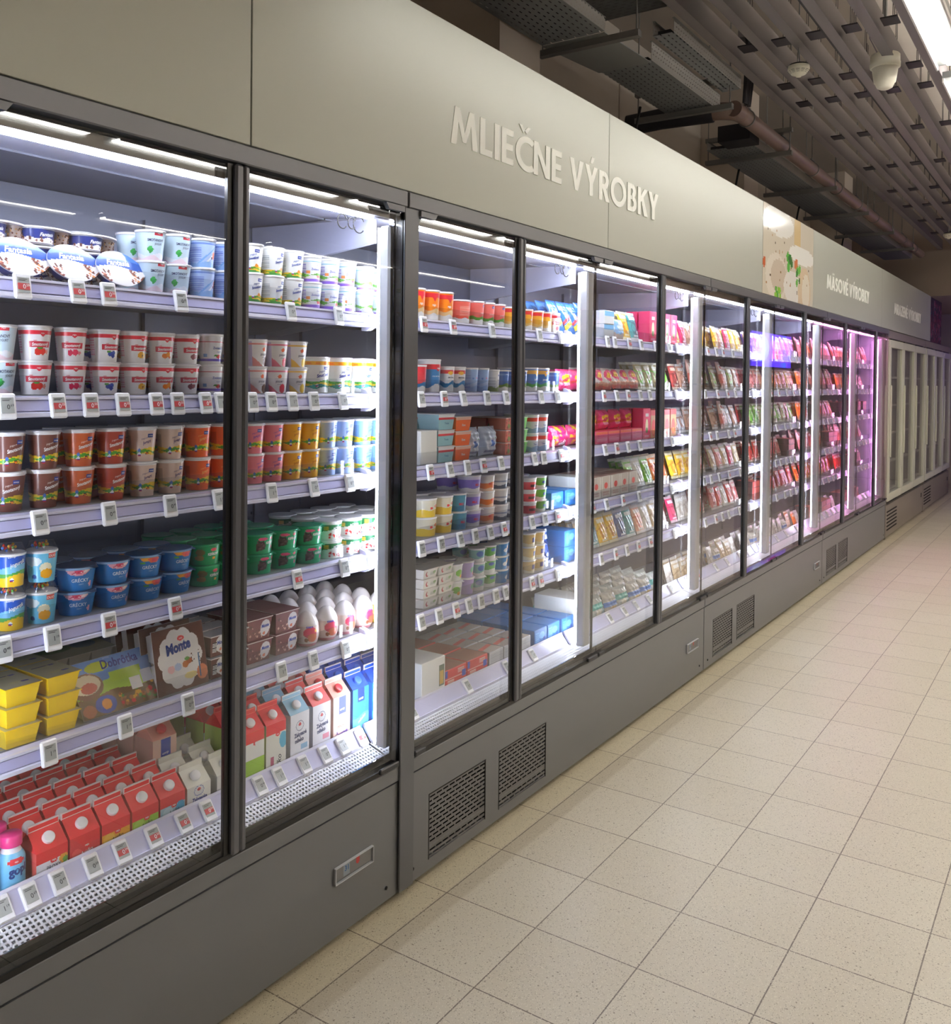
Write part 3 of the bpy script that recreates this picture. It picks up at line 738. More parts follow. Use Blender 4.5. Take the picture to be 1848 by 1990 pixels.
clov = [('bg', (206, 228, 242)), ('hill', 14, 4, 10, 0, (236, 240, 250)), ('hill', 8, 4, 8, 2, (238, 214, 226)), ('r', 0, 58, 20, 65, (220, 60, 80)), ('e', 10, 63, 11, 4, (220, 60, 80)), ('e', 4, 66, 6, 3, (130, 190, 220)),
        ('t', 'SMOTANOVÝ', 4, 44, 6, 0, (30, 40, 90), .02, 0, .72), ('t', 'JOGURT', 10, 36, 5, 0, (40, 50, 100), .01, 0, .72), ('t', 'rajo', 10, 61.5, 3.4, 0, W_),
        ('e', -12, 25, 4, 4, (60, 170, 80)), ('e', -5, 25, 4, 4, (50, 160, 76)), ('e', -8.5, 30, 4, 4, (70, 180, 90)), ('e', -8.5, 20, 3, 4, (50, 150, 70)), ('lines', 60, 14, 96, 54, (150, 180, 214))]
K('clov', cup('yogurt_cup', 70, 26, 34, clov), 'pale blue yogurt cup with green clover', 'yogurt cup', 70, 70)
smet = [('bg', (176, 200, 240)), ('lines', -70, 10, -12, 50, (130, 150, 220)), ('diag', 8, .9, 14, (240, 244, 252)), ('diag', 24, .9, 29, (120, 170, 230)), ('band', 56, 60, (110, 140, 210)), ('e', 24, 30, 5, 9, (240, 120, 70)), ('e', 18, 24, 3, 3, (70, 70, 120)), ('hill', 12, 3, 9, 1, (140, 180, 230))]
K('smet', cup('yogurt_cup', 70, 26, 33, smet), 'periwinkle blue sour cream cup', 'yogurt cup', 70, 68)
koopw = [('bg', (246, 247, 246)), ('lines', -75, 14, -26, 52, (190, 196, 200)), *hills(6), ('t', 'jogurt', 4, 44, 5, 12, (50, 80, 160), .01, .3), ('t', 'Smotánek', 6, 34, 6.5, 14, (40, 70, 160), .03, .35, .8), *COOP(14, 56), *flag(-6, 12), ('e', 14, 18, 6, 4, (240, 150, 50))]
K('koopw', cup('yogurt_cup', 74, 27, 34, koopw), 'white yogurt cup with green meadow', 'yogurt cup', 74, 69)
zvol = [('bg', (244, 246, 250)), ('band', 54, 57, (110, 196, 222)), ('lines', -75, 12, -24, 50, (170, 160, 220)), ('hill', 22, 3, 9, 0, (110, 180, 70)), ('hill', 16, 3, 8, 2, (244, 240, 240)), ('e', 14, 15, 6, 4, (236, 80, 96)), ('e', 22, 14, 4, 4, (236, 80, 96)), ('band', 0, 8, (150, 110, 220)), ('t', 'Zvolenský', 4, 32, 6, 0, (90, 90, 190), .02, 0, .8), ('r', -24, 22, -14, 30, (240, 150, 80)), ('t', 'ZVOLEN', 12, 44, 3.4, 0, (90, 80, 170), .0, 0, .8)]
K('zvol', cup('yogurt_cup', 71, 27, 33, zvol), 'white purple-footed yogurt cup', 'yogurt cup', 71, 68)
tvar = [('bg', (216, 232, 240)), ('band', 54, 57, (120, 200, 220)), ('r', -8, 0, 28, 50, (238, 244, 248)), ('t', 'Tvaroh', 10, 32, 5, 0, (100, 130, 200), .02, 0, .8), ('hill', 22, 3, 9, 1, (120, 180, 90)), ('hill', 14, 2, 7, 2, (230, 240, 244)), ('e', 14, 15, 5, 4, (238, 110, 100)), ('band', 0, 6, (170, 130, 220))]
K('tvar', cup('yogurt_cup', 69, 27, 33, tvar), 'pale grey-blue curd cup with lilac foot', 'yogurt cup', 69, 68)
zvolf = [('bg', (238, 238, 244)), ('band', 52, 55, (200, 90, 110)), ('t', 'Zvolenský', 5, 36, 6, 0, (70, 90, 180), .02, 0, .8), ('t', 'jogurt', 8, 28, 4, 0, (90, 110, 190), .0), ('e', 8, 18, 8, 5, (200, 50, 60)), ('e', 16, 17, 4, 4, (80, 40, 80)), ('e', 0, 20, 6, 2, (70, 150, 60)), ('band', 6, 12, (110, 90, 200)), ('r', -34, 16, -24, 24, (120, 160, 220))]
K('zvolf', cup('yogurt_cup', 73, 25, 31.5, zvolf), 'white yogurt cup with violet foot and berries', 'yogurt cup', 73, 65)
def choco(bg, word='Smotanový', wc=W_, h2=16):
    return [('bg', bg), ('band', 0, 4, (246, 246, 248)), ('band', 71, 90, (248, 248, 250)), ('r', -80, 20, -30, 60, tuple(min(255, int(v*.85)) for v in bg)), ('hill', h2+14, 2.5, 12, 0, (238, 200, 40)), ('hill', h2+9, 3, 10, 1.4, (80, 160, 50)), ('hill', h2+4, 3, 8, .3, (244, 206, 50)), ('hill', h2, 2, 12, 2, bg),
            ('t', word, 8, 42, 7.5, 16, wc, .03, .35, .72), ('t', 'jogurt', 2, 52, 4, 14, wc, .0, .3), *COOP(15, 60), *flag(-10, 17), ('e', -10, 26, 4, 4, (70, 120, 200)), ('e', 8, 19, 4, 3.4, (60, 60, 60)), ('e', 8, 19, 3, 2.4, (240, 130, 40)), ('lines', 40, 10, 80, 56, tuple(min(255, v+40) for v in bg))]
K('ch1', cup('yogurt_cup', 80, 25, 33, choco((120, 72, 62))), 'chocolate brown yogurt cup', 'yogurt cup', 80, 67)
K('car', cup('yogurt_cup', 80, 25, 33, choco((206, 100, 56))), 'caramel orange yogurt cup', 'yogurt cup', 80, 67)
K('car2', cup('yogurt_cup', 80, 25, 33, choco((178, 74, 56))), 'rust red yogurt cup', 'yogurt cup', 80, 67)
K('van', cup('yogurt_cup', 80, 25, 32.5, choco((232, 206, 192), 'jogurt', (110, 90, 140))), 'cream beige yogurt cup', 'yogurt cup', 80, 66)
K('ora', cup('yogurt_cup', 80, 26, 32.5, choco((240, 104, 52), 'jogurt', (250, 190, 120))), 'bright orange yogurt cup', 'yogurt cup', 80, 67)
K('pnk', cup('yogurt_cup', 78, 26, 32.5, choco((232, 130, 144), 'jogurt', (130, 80, 170))), 'salmon pink yogurt cup', 'yogurt cup', 78, 67)
K('yor', cup('yogurt_cup', 78, 26, 32.5, choco((240, 176, 40), 'jogurt', (200, 120, 30))), 'amber yellow yogurt cup', 'yogurt cup', 78, 67)
K('blw', cup('yogurt_cup', 78, 26, 32.5, choco((166, 190, 236), 'jogurt', (60, 80, 180))), 'pale blue yogurt cup with meadow', 'yogurt cup', 78, 67)
K('blu', cup('yogurt_cup', 78, 26, 33, choco((130, 172, 224), 'jogurt', (50, 80, 170), 10)), 'sky blue yogurt cup', 'yogurt cup', 78, 67)
def jog2(a, b): return [('bg', (246, 243, 246)), ('diag', -30, -.8, 4, a), ('r', -80, 0, -26, 64, (200, 190, 226)), ('e', 16, 12, 10, 12, b), ('band', 56, 59, a), ('e', 6, 44, 5, 5, (240, 110, 70)), ('t', 'JOGURT', 6, 28, 5, 0, (40, 40, 90), .03, 0, .8), ('t', 'mikado', 6, 22, 3, 0, (90, 90, 130), 0)]
K('cho', cup('yogurt_cup', 70, 24, 31, jog2((236, 150, 150), (110, 70, 50))), 'white yogurt cup with coral diagonal', 'yogurt cup', 70, 64)
K('ras2', cup('yogurt_cup', 70, 27, 34, jog2((236, 120, 150), (226, 60, 80))), 'lilac yogurt cup with raspberry diagonal', 'yogurt cup', 70, 70)
K('yel2', cup('yogurt_cup', 70, 27, 34, jog2((246, 200, 90), (250, 210, 70))), 'white yogurt cup with yellow diagonal', 'yogurt cup', 70, 70)
def xxl(n, w, c): return [('bg', (246, 247, 246)), ('band', 78, 88, (248, 176, 24)), *[('t', 'XXL', xx, 80.5, 5, 0, (236, 90, 40), .03) for xx in (-60, -36, -12, 12, 36, 60)], *COOP(14, 70), ('t', 'jogurt', 2, 58, 6, 10, c, .01, .3), ('t', w, 6, 46, 9, 10, c, .04, .35, .8), ('hill', 34, 3, 16, 0, (80, 160, 60)), ('hill', 27, 3, 12, 1, (238, 200, 60)), ('hill', 22, 3, 14, 2, (60, 150, 140)), ('hill', 14, 3, 10, .4, (244, 246, 246)), *flag(-14, 20), ('bars', 34, 6, 50, 44)]
K('xxl', cup('yogurt_tub', 101, 38, 44, xxl(0, 'Smotánek', (50, 60, 150))), 'large orange-ringed yogurt tub with violet script', 'yogurt tub', 101, 91)
K('xxl2', cup('yogurt_tub', 101, 37, 43, xxl(0, 'Nízky', (40, 90, 160))), 'large orange-ringed yogurt tub with teal script', 'yogurt tub', 101, 89)
gre = lambda fruit: [('bg', (36, 120, 196)), ('t', 'GRÉCKY', 6, 20, 7.5, 0, W_, .01, 0, .9), ('t', 'jogurt', 8, 14, 3, 0, (200, 220, 240), 0), *fruit]
gr1 = [('e', 2, 48, 24, 14, (240, 170, 186)), ('e', 2, 42, 9, 5, (226, 80, 110)), dots(2, 20, -18, 22, 38, 50, 1, 2.2, [(200, 60, 90), (250, 230, 230)]), ('e', 30, 14, 4, 6, (240, 170, 186))]
gr2 = [('e', 0, 46, 16, 9, (248, 170, 60)), ('e', 14, 42, 13, 9, (240, 110, 80)), ('e', -12, 34, 6, 3, (80, 160, 60)), ('e', 16, 40, 8, 5, (226, 80, 100))]
K('gre1', cup('yogurt_tub', 52, 33, 41, gre(gr1), lid=(70, 90, 130), rim=(150, 190, 230)), 'blue tub with pink fruit crown', 'yogurt tub', 52, 82)
K('gre2', cup('yogurt_tub', 52, 33, 41, gre(gr2), lid=(60, 100, 150), rim=(150, 190, 230)), 'blue tub with orange fruit crown', 'yogurt tub', 52, 82)
kef = [('bg', (20, 160, 96)), ('e', -20, 32, 11, 9, (120, 110, 60)), ('e', -22, 18, 12, 6, (150, 130, 70)), ('t', 'KEFÍROVÝ', 14, 24, 6.4, 0, W_, .04, 0, .75), ('e', 14, 38, 8, 4, (230, 90, 110)), ('e', 16, 17, 5, 3, (240, 170, 60))]
kefb = [('bg', (24, 172, 120)), ('e', -8, 22, 13, 12, (90, 70, 70)), dots(5, 14, -20, 4, 12, 34, 2, 4, [(60, 44, 54), (120, 90, 100)]), ('e', -2, 40, 14, 4, (236, 90, 140)), ('t', 'KEFÍROVÝ', 22, 26, 6.4, 0, W_, .04, 0, .75), ('e', 26, 40, 7, 3.4, (230, 90, 120)), ('e', 30, 17, 4, 5, (236, 110, 150))]
K('kef', cup('yogurt_tub', 52, 35, 40, kef, lid=(30, 140, 90), rim=(30, 170, 110)), 'green kefir tub with nuts', 'yogurt tub', 52, 84)
K('kefb', cup('yogurt_tub', 52, 36, 42, kefb, lid=(40, 160, 120), rim=(30, 180, 130)), 'emerald kefir tub with dark fruit', 'yogurt tub', 52, 88)
act = [('bg', (246, 244, 240)), ('wave', 27, 3.5, 22, 1, (40, 130, 80)), ('band', 44, 60, (238, 240, 236)), ('t', 'ACTIVIA', 5, 30, 6.5, 3, W_, .05, 0, .85), ('r', -36, 28, -22, 40, (214, 170, 60)), dots(9, 16, -30, 44, 4, 16, 2, 4.5, [(214, 40, 50), (232, 70, 60)]), dots(19, 16, -100, -40, 4, 16, 2, 4.5, [(214, 40, 50), (232, 70, 60)])]
K('act', cup('yogurt_tub', 53, 36, 41, act), 'white tub with green swoosh', 'yogurt tub', 53, 86)
kid1 = [('bg', (40, 90, 190)), ('wave', 30, 6, 20, 0, (40, 90, 190)), ('hill', 40, 6, 20, 1, (120, 190, 230)), ('hill', 30, 4, 14, 0, (90, 170, 80)), ('hill', 22, 4, 12, 1, (244, 200, 40)), ('t', 'jogurtík', 4, 44, 8, 16, W_, .02, .3, .85), ('t', 'coop', -8, 60, 5, 6, W_, .02), *flag(-8, 14)]
kid2 = [('bg', (110, 196, 232)), ('e', -26, 44, 20, 10, (230, 244, 250)), ('r', 6, 50, 24, 60, (232, 96, 90)), ('t', 'DUO', 15, 52, 5, 0, W_, .02), ('e', 2, 30, 12, 11, (248, 240, 210)), ('e', 4, 18, 13, 10, (244, 176, 40)), ('e', -22, 12, 5, 5, (40, 80, 160))]
K('kid1', cup('yogurt_cup', 68, 24, 29, kid1, dome=1), 'blue and yellow yogurt cup with candy dome', 'yogurt cup', 88, 60)
K('kid2', cup('yogurt_cup', 66, 25, 31, kid2, dome=1), 'sky blue children yogurt cup with candy dome', 'yogurt cup', 86, 63)
# third and fourth door cups
def simple(bg, low, logo=None, ring=None, word=None, wc=W_, sz=70, extra=()):
    a = [('bg', bg), ('hill', sz*.34, sz*.04, 9, 0, low), ('hill', sz*.2, sz*.03, 7, 1, (246, 244, 240))]
    if ring: a += [('band', sz*.74, sz*.9, ring), ('tri', 6, sz*.62, 9, sz*.13, ring)]
    if logo: a += COOP(12, sz*.8, logo)
    if word: a += [('t', word, 4, sz*.46, sz*.085, 0, wc, .03, 0, .8)]
    return a+list(extra)
K('tallred', cup('yogurt_cup', 98, 33, 38, simple((250, 140, 30), (250, 210, 150), None, (226, 40, 60), 'rajo', W_, 98)), 'tall orange cup with red ring', 'yogurt cup', 98, 78)
K('tubred', cup('yogurt_tub', 80, 42, 48, simple((240, 104, 90), (244, 90, 70), None, None, None, W_, 80, [('lines', -20, 20, 30, 60, (250, 170, 150)), ('e', 30, 20, 8, 5, (90, 160, 70))])), 'wide coral red tub', 'yogurt tub', 80, 99)
K('redcup', cup('yogurt_cup', 82, 27, 32.5, simple((240, 110, 100), (90, 160, 60), (40, 60, 150), None, 'jogurt', (250, 200, 190), 82)), 'coral red yogurt cup with meadow', 'yogurt cup', 82, 67)
K('yelred', cup('yogurt_cup', 78, 26, 30, simple((240, 180, 60), (240, 200, 120), None, (220, 50, 60), 'rajo', W_, 78)), 'yellow yogurt cup with red ring', 'yogurt cup', 78, 62)
K('redw', cup('yogurt_cup', 78, 27, 32, [('bg', (244, 236, 236)), ('band', 58, 68, (206, 60, 70)), ('r', -20, 30, 24, 44, (206, 70, 84)), ('e', 4, 16, 9, 8, (210, 90, 100)), ('t', 'BIANCA', 2, 34, 6, 0, W_, .02, 0, .8)]), 'white cup with dark red lettering block', 'yogurt cup', 78, 66)
K('rajb', cup('yogurt_cup', 88, 28, 32, simple((230, 60, 70), (60, 140, 200), None, (226, 40, 60), None, W_, 88)), 'red and blue cream cup', 'yogurt cup', 88, 66)
K('rajbig', cup('yogurt_tub', 108, 33, 38, [('bg', (40, 130, 196)), ('band', 74, 92, (224, 36, 54)), ('band', 92, 120, (246, 246, 248)), ('e', 12, 78, 10, 9, (224, 36, 54)), ('t', 'rajo', 12, 76, 6, 0, W_, .03), ('t', 'KYSLÁ SMOTANA', 4, 50, 4, 0, W_, .01, 0, .7), ('hill', 20, 8, 12, 1, (246, 246, 248))]), 'tall blue sour cream tub with red ring', 'yogurt tub', 108, 78)
K('rajs', cup('yogurt_cup', 86, 27, 31, [('bg', (244, 244, 248)), ('band', 62, 74, (224, 40, 54)), ('e', 0, 64, 11, 6, (250, 190, 60)), ('t', 'SMOTANA', 2, 46, 5.2, 0, (30, 40, 80), .03, 0, .75), ('hill', 34, 6, 9, 0, (50, 140, 200)), ('hill', 20, 6, 8, 1, (246, 248, 250))]), 'white cream cup with blue splash', 'yogurt cup', 86, 64)
K('lblue', cup('yogurt_cup', 84, 29, 34, [('bg', (150, 184, 236)), ('diag', 20, .3, 32, (190, 210, 246)), ('e', 10, 48, 4, 3, (230, 130, 170)), ('e', -8, 46, 4, 3, (90, 140, 220)), ('lines', -60, 10, -20, 60, (120, 150, 220))]), 'light blue cream cup', 'yogurt cup', 84, 70)
K('wcup', cup('yogurt_cup', 80, 26, 29, [('bg', (228, 230, 234)), *COOP(10, 58), ('lines', -60, 10, -10, 56, (170, 176, 186)), ('t', 'smotana', 6, 40, 5, 0, (60, 60, 70), .01, 0, .7), ('hill', 16, 3, 6, 0, (130, 150, 90))]), 'white cream cup with grey print', 'yogurt cup', 80, 60)
K('bgcup', cup('yogurt_cup', 80, 26, 30, simple((60, 110, 190), (120, 160, 70), (40, 70, 170), None, None, W_, 80, [('band', 60, 66, (110, 150, 210))])), 'blue and green cream cup', 'yogurt cup', 80, 62)
K('bgor', cup('yogurt_tub', 92, 37, 42, simple((50, 120, 200), (90, 180, 90), (40, 70, 170), (248, 186, 70), 'jogurt', W_, 92)), 'blue tub with orange ring', 'yogurt tub', 92, 86)
def stub(bg, a, w=None, wc=W_): return [('bg', bg), *a, *([('t', w, 2, 22, 8, 0, wc, .05, 0, .8)] if w else [])]
K('may', cup('yogurt_tub', 62, 36, 42, stub((246, 240, 220), [('hill', 24, 2, 9, 0, (246, 210, 70)), ('e', 14, 36, 10, 6, (232, 120, 60)), ('e', -10, 30, 6, 4, (226, 60, 60))]), foil=False), 'cream yellow margarine tub', 'margarine tub', 62, 88)
K('teal', cup('yogurt_tub', 62, 32, 36, stub((90, 160, 190), [('hill', 20, 2, 9, 0, (60, 130, 170))], 'MILK', (220, 60, 80))), 'teal spread tub', 'yogurt tub', 62, 76)
K('mil', cup('yogurt_tub', 60, 37, 43, stub((150, 130, 226), [('band', 44, 54, (226, 220, 246)), ('hill', 14, 2, 9, 0, (240, 240, 246))], 'MILA', (226, 60, 80)), foil=False), 'violet spread tub with red letters', 'yogurt tub', 60, 90)
K('orw', cup('yogurt_tub', 58, 36, 41, stub((238, 234, 230), [('hill', 30, 3, 12, 0, (240, 130, 60)), ('hill', 10, 2, 8, 1, (240, 200, 170))], 'MA', (226, 50, 60)), foil=False), 'white and orange spread tub', 'yogurt tub', 58, 86)
K('whi', cup('yogurt_tub', 58, 38, 43, stub((224, 226, 232), [('band', 24, 30, (150, 160, 190)), ('hill', 14, 2, 9, 0, (90, 100, 120))]), foil=False), 'whitish spread tub', 'yogurt tub', 58, 90)
K('redt', cup('yogurt_tub', 46, 30, 35, stub((232, 80, 90), [('band', 30, 42, (244, 240, 240)), ('r', -20, 10, 20, 20, (90, 60, 60))])), 'small red spread tub', 'yogurt tub', 46, 74)
K('grt', cup('yogurt_tub', 46, 30, 35, stub((110, 190, 70), [('r', -4, 18, 12, 28, (40, 60, 150)), ('hill', 12, 2, 9, 0, (240, 246, 230))])), 'small green spread tub', 'yogurt tub', 46, 74)
K('vg', cup('yogurt_tub', 58, 28, 34, stub((236, 240, 236), [('e', 4, 28, 16, 12, (120, 190, 60)), ('e', 14, 16, 8, 6, (240, 170, 50))])), 'white tub with green vegetables', 'yogurt tub', 58, 72)
K('vp', cup('yogurt_tub', 58, 27, 32, stub((190, 170, 230), [('e', 10, 26, 12, 10, (120, 190, 160)), ('e', 18, 14, 8, 6, (240, 120, 70))])), 'lilac tub with green swirl', 'yogurt tub', 58, 68)
K('bs', cup('yogurt_tub', 50, 26, 31, stub((120, 190, 190), [('e', 0, 30, 14, 10, (60, 110, 190)), ('hill', 14, 2, 9, 0, (236, 240, 240))])), 'aqua cheese spread tub', 'yogurt tub', 50, 66)
K('gs', cup('yogurt_tub', 50, 30, 35, stub((90, 180, 80), [('e', 4, 34, 12, 6, (60, 110, 200)), ('hill', 14, 2, 9, 0, (236, 240, 240))])), 'green cheese spread tub', 'yogurt tub', 50, 74)
K('bs2', cup('yogurt_tub', 50, 33, 39, stub((50, 130, 200), [('e', 10, 20, 12, 8, (240, 240, 244)), ('e', 22, 30, 6, 8, (240, 180, 60))])), 'blue cheese spread tub', 'yogurt tub', 50, 82)
K('yb', cup('yogurt_tub', 52, 28, 33, stub((236, 206, 140), [('r', -2, 16, 16, 34, (60, 60, 140)), ('hill', 12, 2, 9, 0, (244, 236, 210))])), 'sand yellow spread tub', 'yogurt tub', 52, 70)

# rectangular things with printed fronts
def boxpack(name, w, h, d, art, side, top=None, mt=None, bev=.002, nx=None):
    w, h, d = w/1000, h/1000, d/1000
    m = MB(); m.box(-w/2, -d/2, 0, w/2, d/2, h, 0, side, bev=bev)
    nx = nx or max(8, int(w*500)); nz = max(8, int(h*500))
    m.mapped(w-2*bev, h-2*bev, nx, nz, lambda x, z, l: (x, -d/2-.0003-l, z+bev), art, None)
    if top:
        m.mapped(w-2*bev, d-2*bev, nx, max(6, int(d*300)), lambda x, z, l: (x, -d/2+bev+z, h+.0003+l), top, None)
    return m.build(name, mt or P_paper, link=False)
def carton(h, w, art, front, side, fin, cap, capr=13):
    """gable-top carton; the ridge runs left to right, the cap sits on the front slope"""
    w_, h_ = w/1000, h/1000; zb = h_-w_*.5-.012; zr = h_-.014; a = w_/2
    m = MB(); m.box(-a, -a, 0, a, a, zb, 0, side)
    m.mapped(w_-.001, zb, 36, max(20, int(zb*420)), lambda x, z, l: (x, -a-.0003-l, z), art, None)
    m.add([(-a, -a, zb), (a, -a, zb), (a*.98, -.002, zr), (-a*.98, -.002, zr), (-a, a, zb), (a, a, zb), (a*.98, .002, zr), (-a*.98, .002, zr)],
          [(0, 1, 2, 3), (5, 4, 7, 6)], 0, [front, front])
    m.add([(a, -a, zb), (a, a, zb), (a*.55, 0, zr-.012), (a*.98, -.002, zr), (a*.98, .002, zr)], [(0, 1, 2), (0, 2, 3), (2, 1, 4)], 0, [front]*3)
    m.add([(-a, -a, zb), (-a, a, zb), (-a*.55, 0, zr-.012), (-a*.98, -.002, zr), (-a*.98, .002, zr)], [(1, 0, 2), (2, 0, 3), (1, 2, 4)], 0, [front]*3)
    m.box(-a*.98, -.002, zr-.002, a*.98, .002, h_, 0, fin)
    m.box(-a*.93, -.0024, zr+.002, a*.93, -.0018, h_-.003, 0, front)
    o = m.build('milk_carton', P_paper, link=False)
    c = MB(); rp = capr/1000; c.lathe([(rp, 0), (rp, .006), (rp*.96, .0085), (rp*.8, .0095), (.001, .0095)], 24, 0, cap, cap0=False)
    ang = math.atan2(zr-zb, a); cy, cz = -a*.52, zb+(zr-zb)*.48
    R = Matrix.Rotation(PI/2-(PI/2-ang), 4, 'X')
    c.v = [tuple(R @ Vector(v)+Vector((0, cy, cz))) for v in c.v]
    c.build('cap', P_gloss, o, link=False)
    return o
RED = (232, 48, 52)
RJ = lambda low, word, wc, art=(): [('bg', low), ('band', 97, 200, RED), ('e', 4, 95, 8, 6, RED), ('t', 'rajo', 4, 93, 4.4, 0, W_, .03), *art, ('t', word, 4, 77, 9, 8 if word != 'PROXY' else 0, wc, .01, .2 if word != 'PROXY' else 0, .8)]
H5 = 168
K('rj1', carton(H5, 71, RJ((236, 236, 242), 'PROXY', (80, 90, 120), [('e', 26, 90, 10, 10, (240, 170, 60)), ('e', 30, 86, 6, 7, (120, 170, 70))]), RED, (232, 90, 86), (250, 236, 236), W_), 'red-topped carton with white body and mango', 'carton', H5, 71)
K('rj2', carton(H5, 71, RJ((222, 58, 62), 'Acidko', W_, [('diag', 20, -1.0, 90, (222, 58, 62)), ('e', -20, 82, 12, 12, (240, 90, 90))]), RED, (220, 70, 70), (250, 236, 236), W_), 'red-topped carton with all-red body', 'carton', H5, 71)
K('rj3', carton(H5, 71, RJ((244, 176, 50), 'Acidko', (40, 40, 40), [('e', -18, 84, 14, 12, (250, 200, 80))]), RED, (228, 80, 70), (250, 236, 236), W_), 'red-topped carton with orange body', 'carton', H5, 71)
K('rj4', carton(H5, 71, RJ((160, 206, 60), 'Acidko', (40, 60, 40), [('e', -18, 84, 14, 12, (180, 220, 90))]), RED, (228, 80, 70), (250, 236, 236), W_), 'red-topped carton with lime green body', 'carton', H5, 71)
K('rj5', carton(H5, 71, RJ((176, 214, 230), 'Acidko', (40, 60, 90), [('e', -14, 82, 14, 12, (200, 228, 240)), ('e', 22, 86, 12, 14, (90, 180, 220))]), RED, (228, 80, 70), (250, 236, 236), W_), 'red-topped carton with pale blue body', 'carton', H5, 71)
LOGO = [('e', 0, 88, 14, 10, (230, 200, 200)), ('e', 0, 88, 12, 8, (246, 246, 246)), ('e', 0, 90, 6, 4, (230, 100, 100))]
K('zak', carton(H5-4, 71, [('bg', (240, 240, 234)), ('e', 0, 102, 15, 13, (150, 160, 200)), ('e', 0, 102, 13, 11, (236, 236, 236)), ('e', 0, 106, 5, 4, (220, 90, 90)), ('t', 'Zakysanka', 2, 78, 9.5, 0, (60, 74, 150), .05, 0, .8), ('t', 'mliekarenská', 0, 60, 3, 0, (100, 110, 150), 0)], (238, 238, 228), (226, 226, 222), (236, 236, 226), W_), 'white carton with navy lettering', 'carton', H5-4, 71)
def tall(bg, front, side, fin, cap, art): return carton(240, 72, [('bg', bg), *art], front, side, fin, cap)
K('aci', tall((240, 240, 236), RED, (180, 210, 90), (250, 120, 110), W_, [('r', -36, 0, 36, 120, (160, 206, 60)), ('band', 164, 250, RED), ('e', 6, 160, 8, 6, RED), ('t', 'rajo', 6, 158, 4, 0, W_), ('t', 'Acidko', 12, 20, 16, 78, (50, 60, 60), .01, .3), ('r', 4, 120, 36, 163, (240, 240, 236))]), 'tall red-topped carton with green front', 'carton', 240, 72)
K('aci2', tall((236, 236, 226), RED, (230, 226, 216), (250, 120, 110), W_, [('band', 164, 250, RED), ('e', 6, 160, 8, 6, RED), ('t', 'rajo', 6, 158, 4, 0, W_), ('t', 'Acidko', 16, 70, 16, 84, (50, 60, 60), .01, .3), ('e', 26, 140, 14, 22, (90, 180, 210)), ('r', -36, 0, 36, 30, (90, 170, 200)), ('r', -20, 72, -8, 104, (190, 90, 120))]), 'tall red-topped carton with cream front', 'carton', 240, 72)
zk = lambda c: [('e', 0, 156, 15, 14, (150, 150, 170)), ('e', 0, 156, 13, 12, (236, 236, 240)), ('e', 0, 160, 5, 5, (220, 80, 90)), ('t', 'Zakysané', 2, 128, 11, 4, (80, 86, 120), .05, 0, .8), ('t', 'mlieko', -2, 112, 11, 4, (80, 86, 120), .05, 0, .8), ('r', -26, 58, 4, 70, (120, 180, 80)), ('e', 12, 26, 22, 22, (226, 130, 70)), ('e', 12, 26, 18, 18, (240, 240, 240)), ('e', 26, 54, 6, 14, (240, 190, 100)), ('hill', 12, 3, 9, 0, (110, 170, 70)), ('r', 4, 88, 30, 104, c)]
K('zk1', tall((240, 240, 244), (150, 196, 220), (216, 220, 228), (240, 240, 240), W_, zk((150, 190, 220))), 'tall white carton with blue shoulder', 'carton', 240, 72)
K('zk2', tall((240, 238, 242), (236, 90, 84), (220, 216, 224), (240, 240, 240), W_, zk((236, 150, 170))), 'tall white carton with red shoulder', 'carton', 240, 72)
K('cer', tall((250, 214, 196), (246, 170, 150), (236, 190, 170), (244, 236, 232), (226, 44, 54), [('r', -12, 140, 18, 190, (60, 80, 190)), ('t', 'coop', 2, 150, 7, 4, W_, .03), ('t', 'Mlieko', 0, 100, 10, 6, (226, 120, 100), .0, .3), ('t', 'Čerstvé', 0, 76, 13, 8, (90, 60, 170), .02, .35, .9), ('hill', 22, 6, 11, 0, (120, 180, 60)), ('e', 0, 42, 30, 8, (240, 150, 70))]), 'tall peach carton with bright red cap', 'carton', 240, 72)
K('blm', tall((90, 180, 230), (30, 80, 190), (40, 110, 200), (250, 236, 236), (60, 110, 210), [('wave', 110, 6, 14, 0, (50, 130, 210)), ('r', -14, 150, 16, 200, (30, 60, 180)), ('t', 'coop', 1, 158, 7, 4, W_, .03), ('t', 'mlieko', 6, 96, 10, 30, (220, 236, 250), .0, .3), ('hill', 34, 6, 14, 1, (130, 190, 60)), ('e', 16, 40, 12, 8, (226, 120, 60)), ('hill', 14, 4, 11, 0, (90, 160, 50))]), 'tall bright blue milk carton', 'carton', 240, 72)
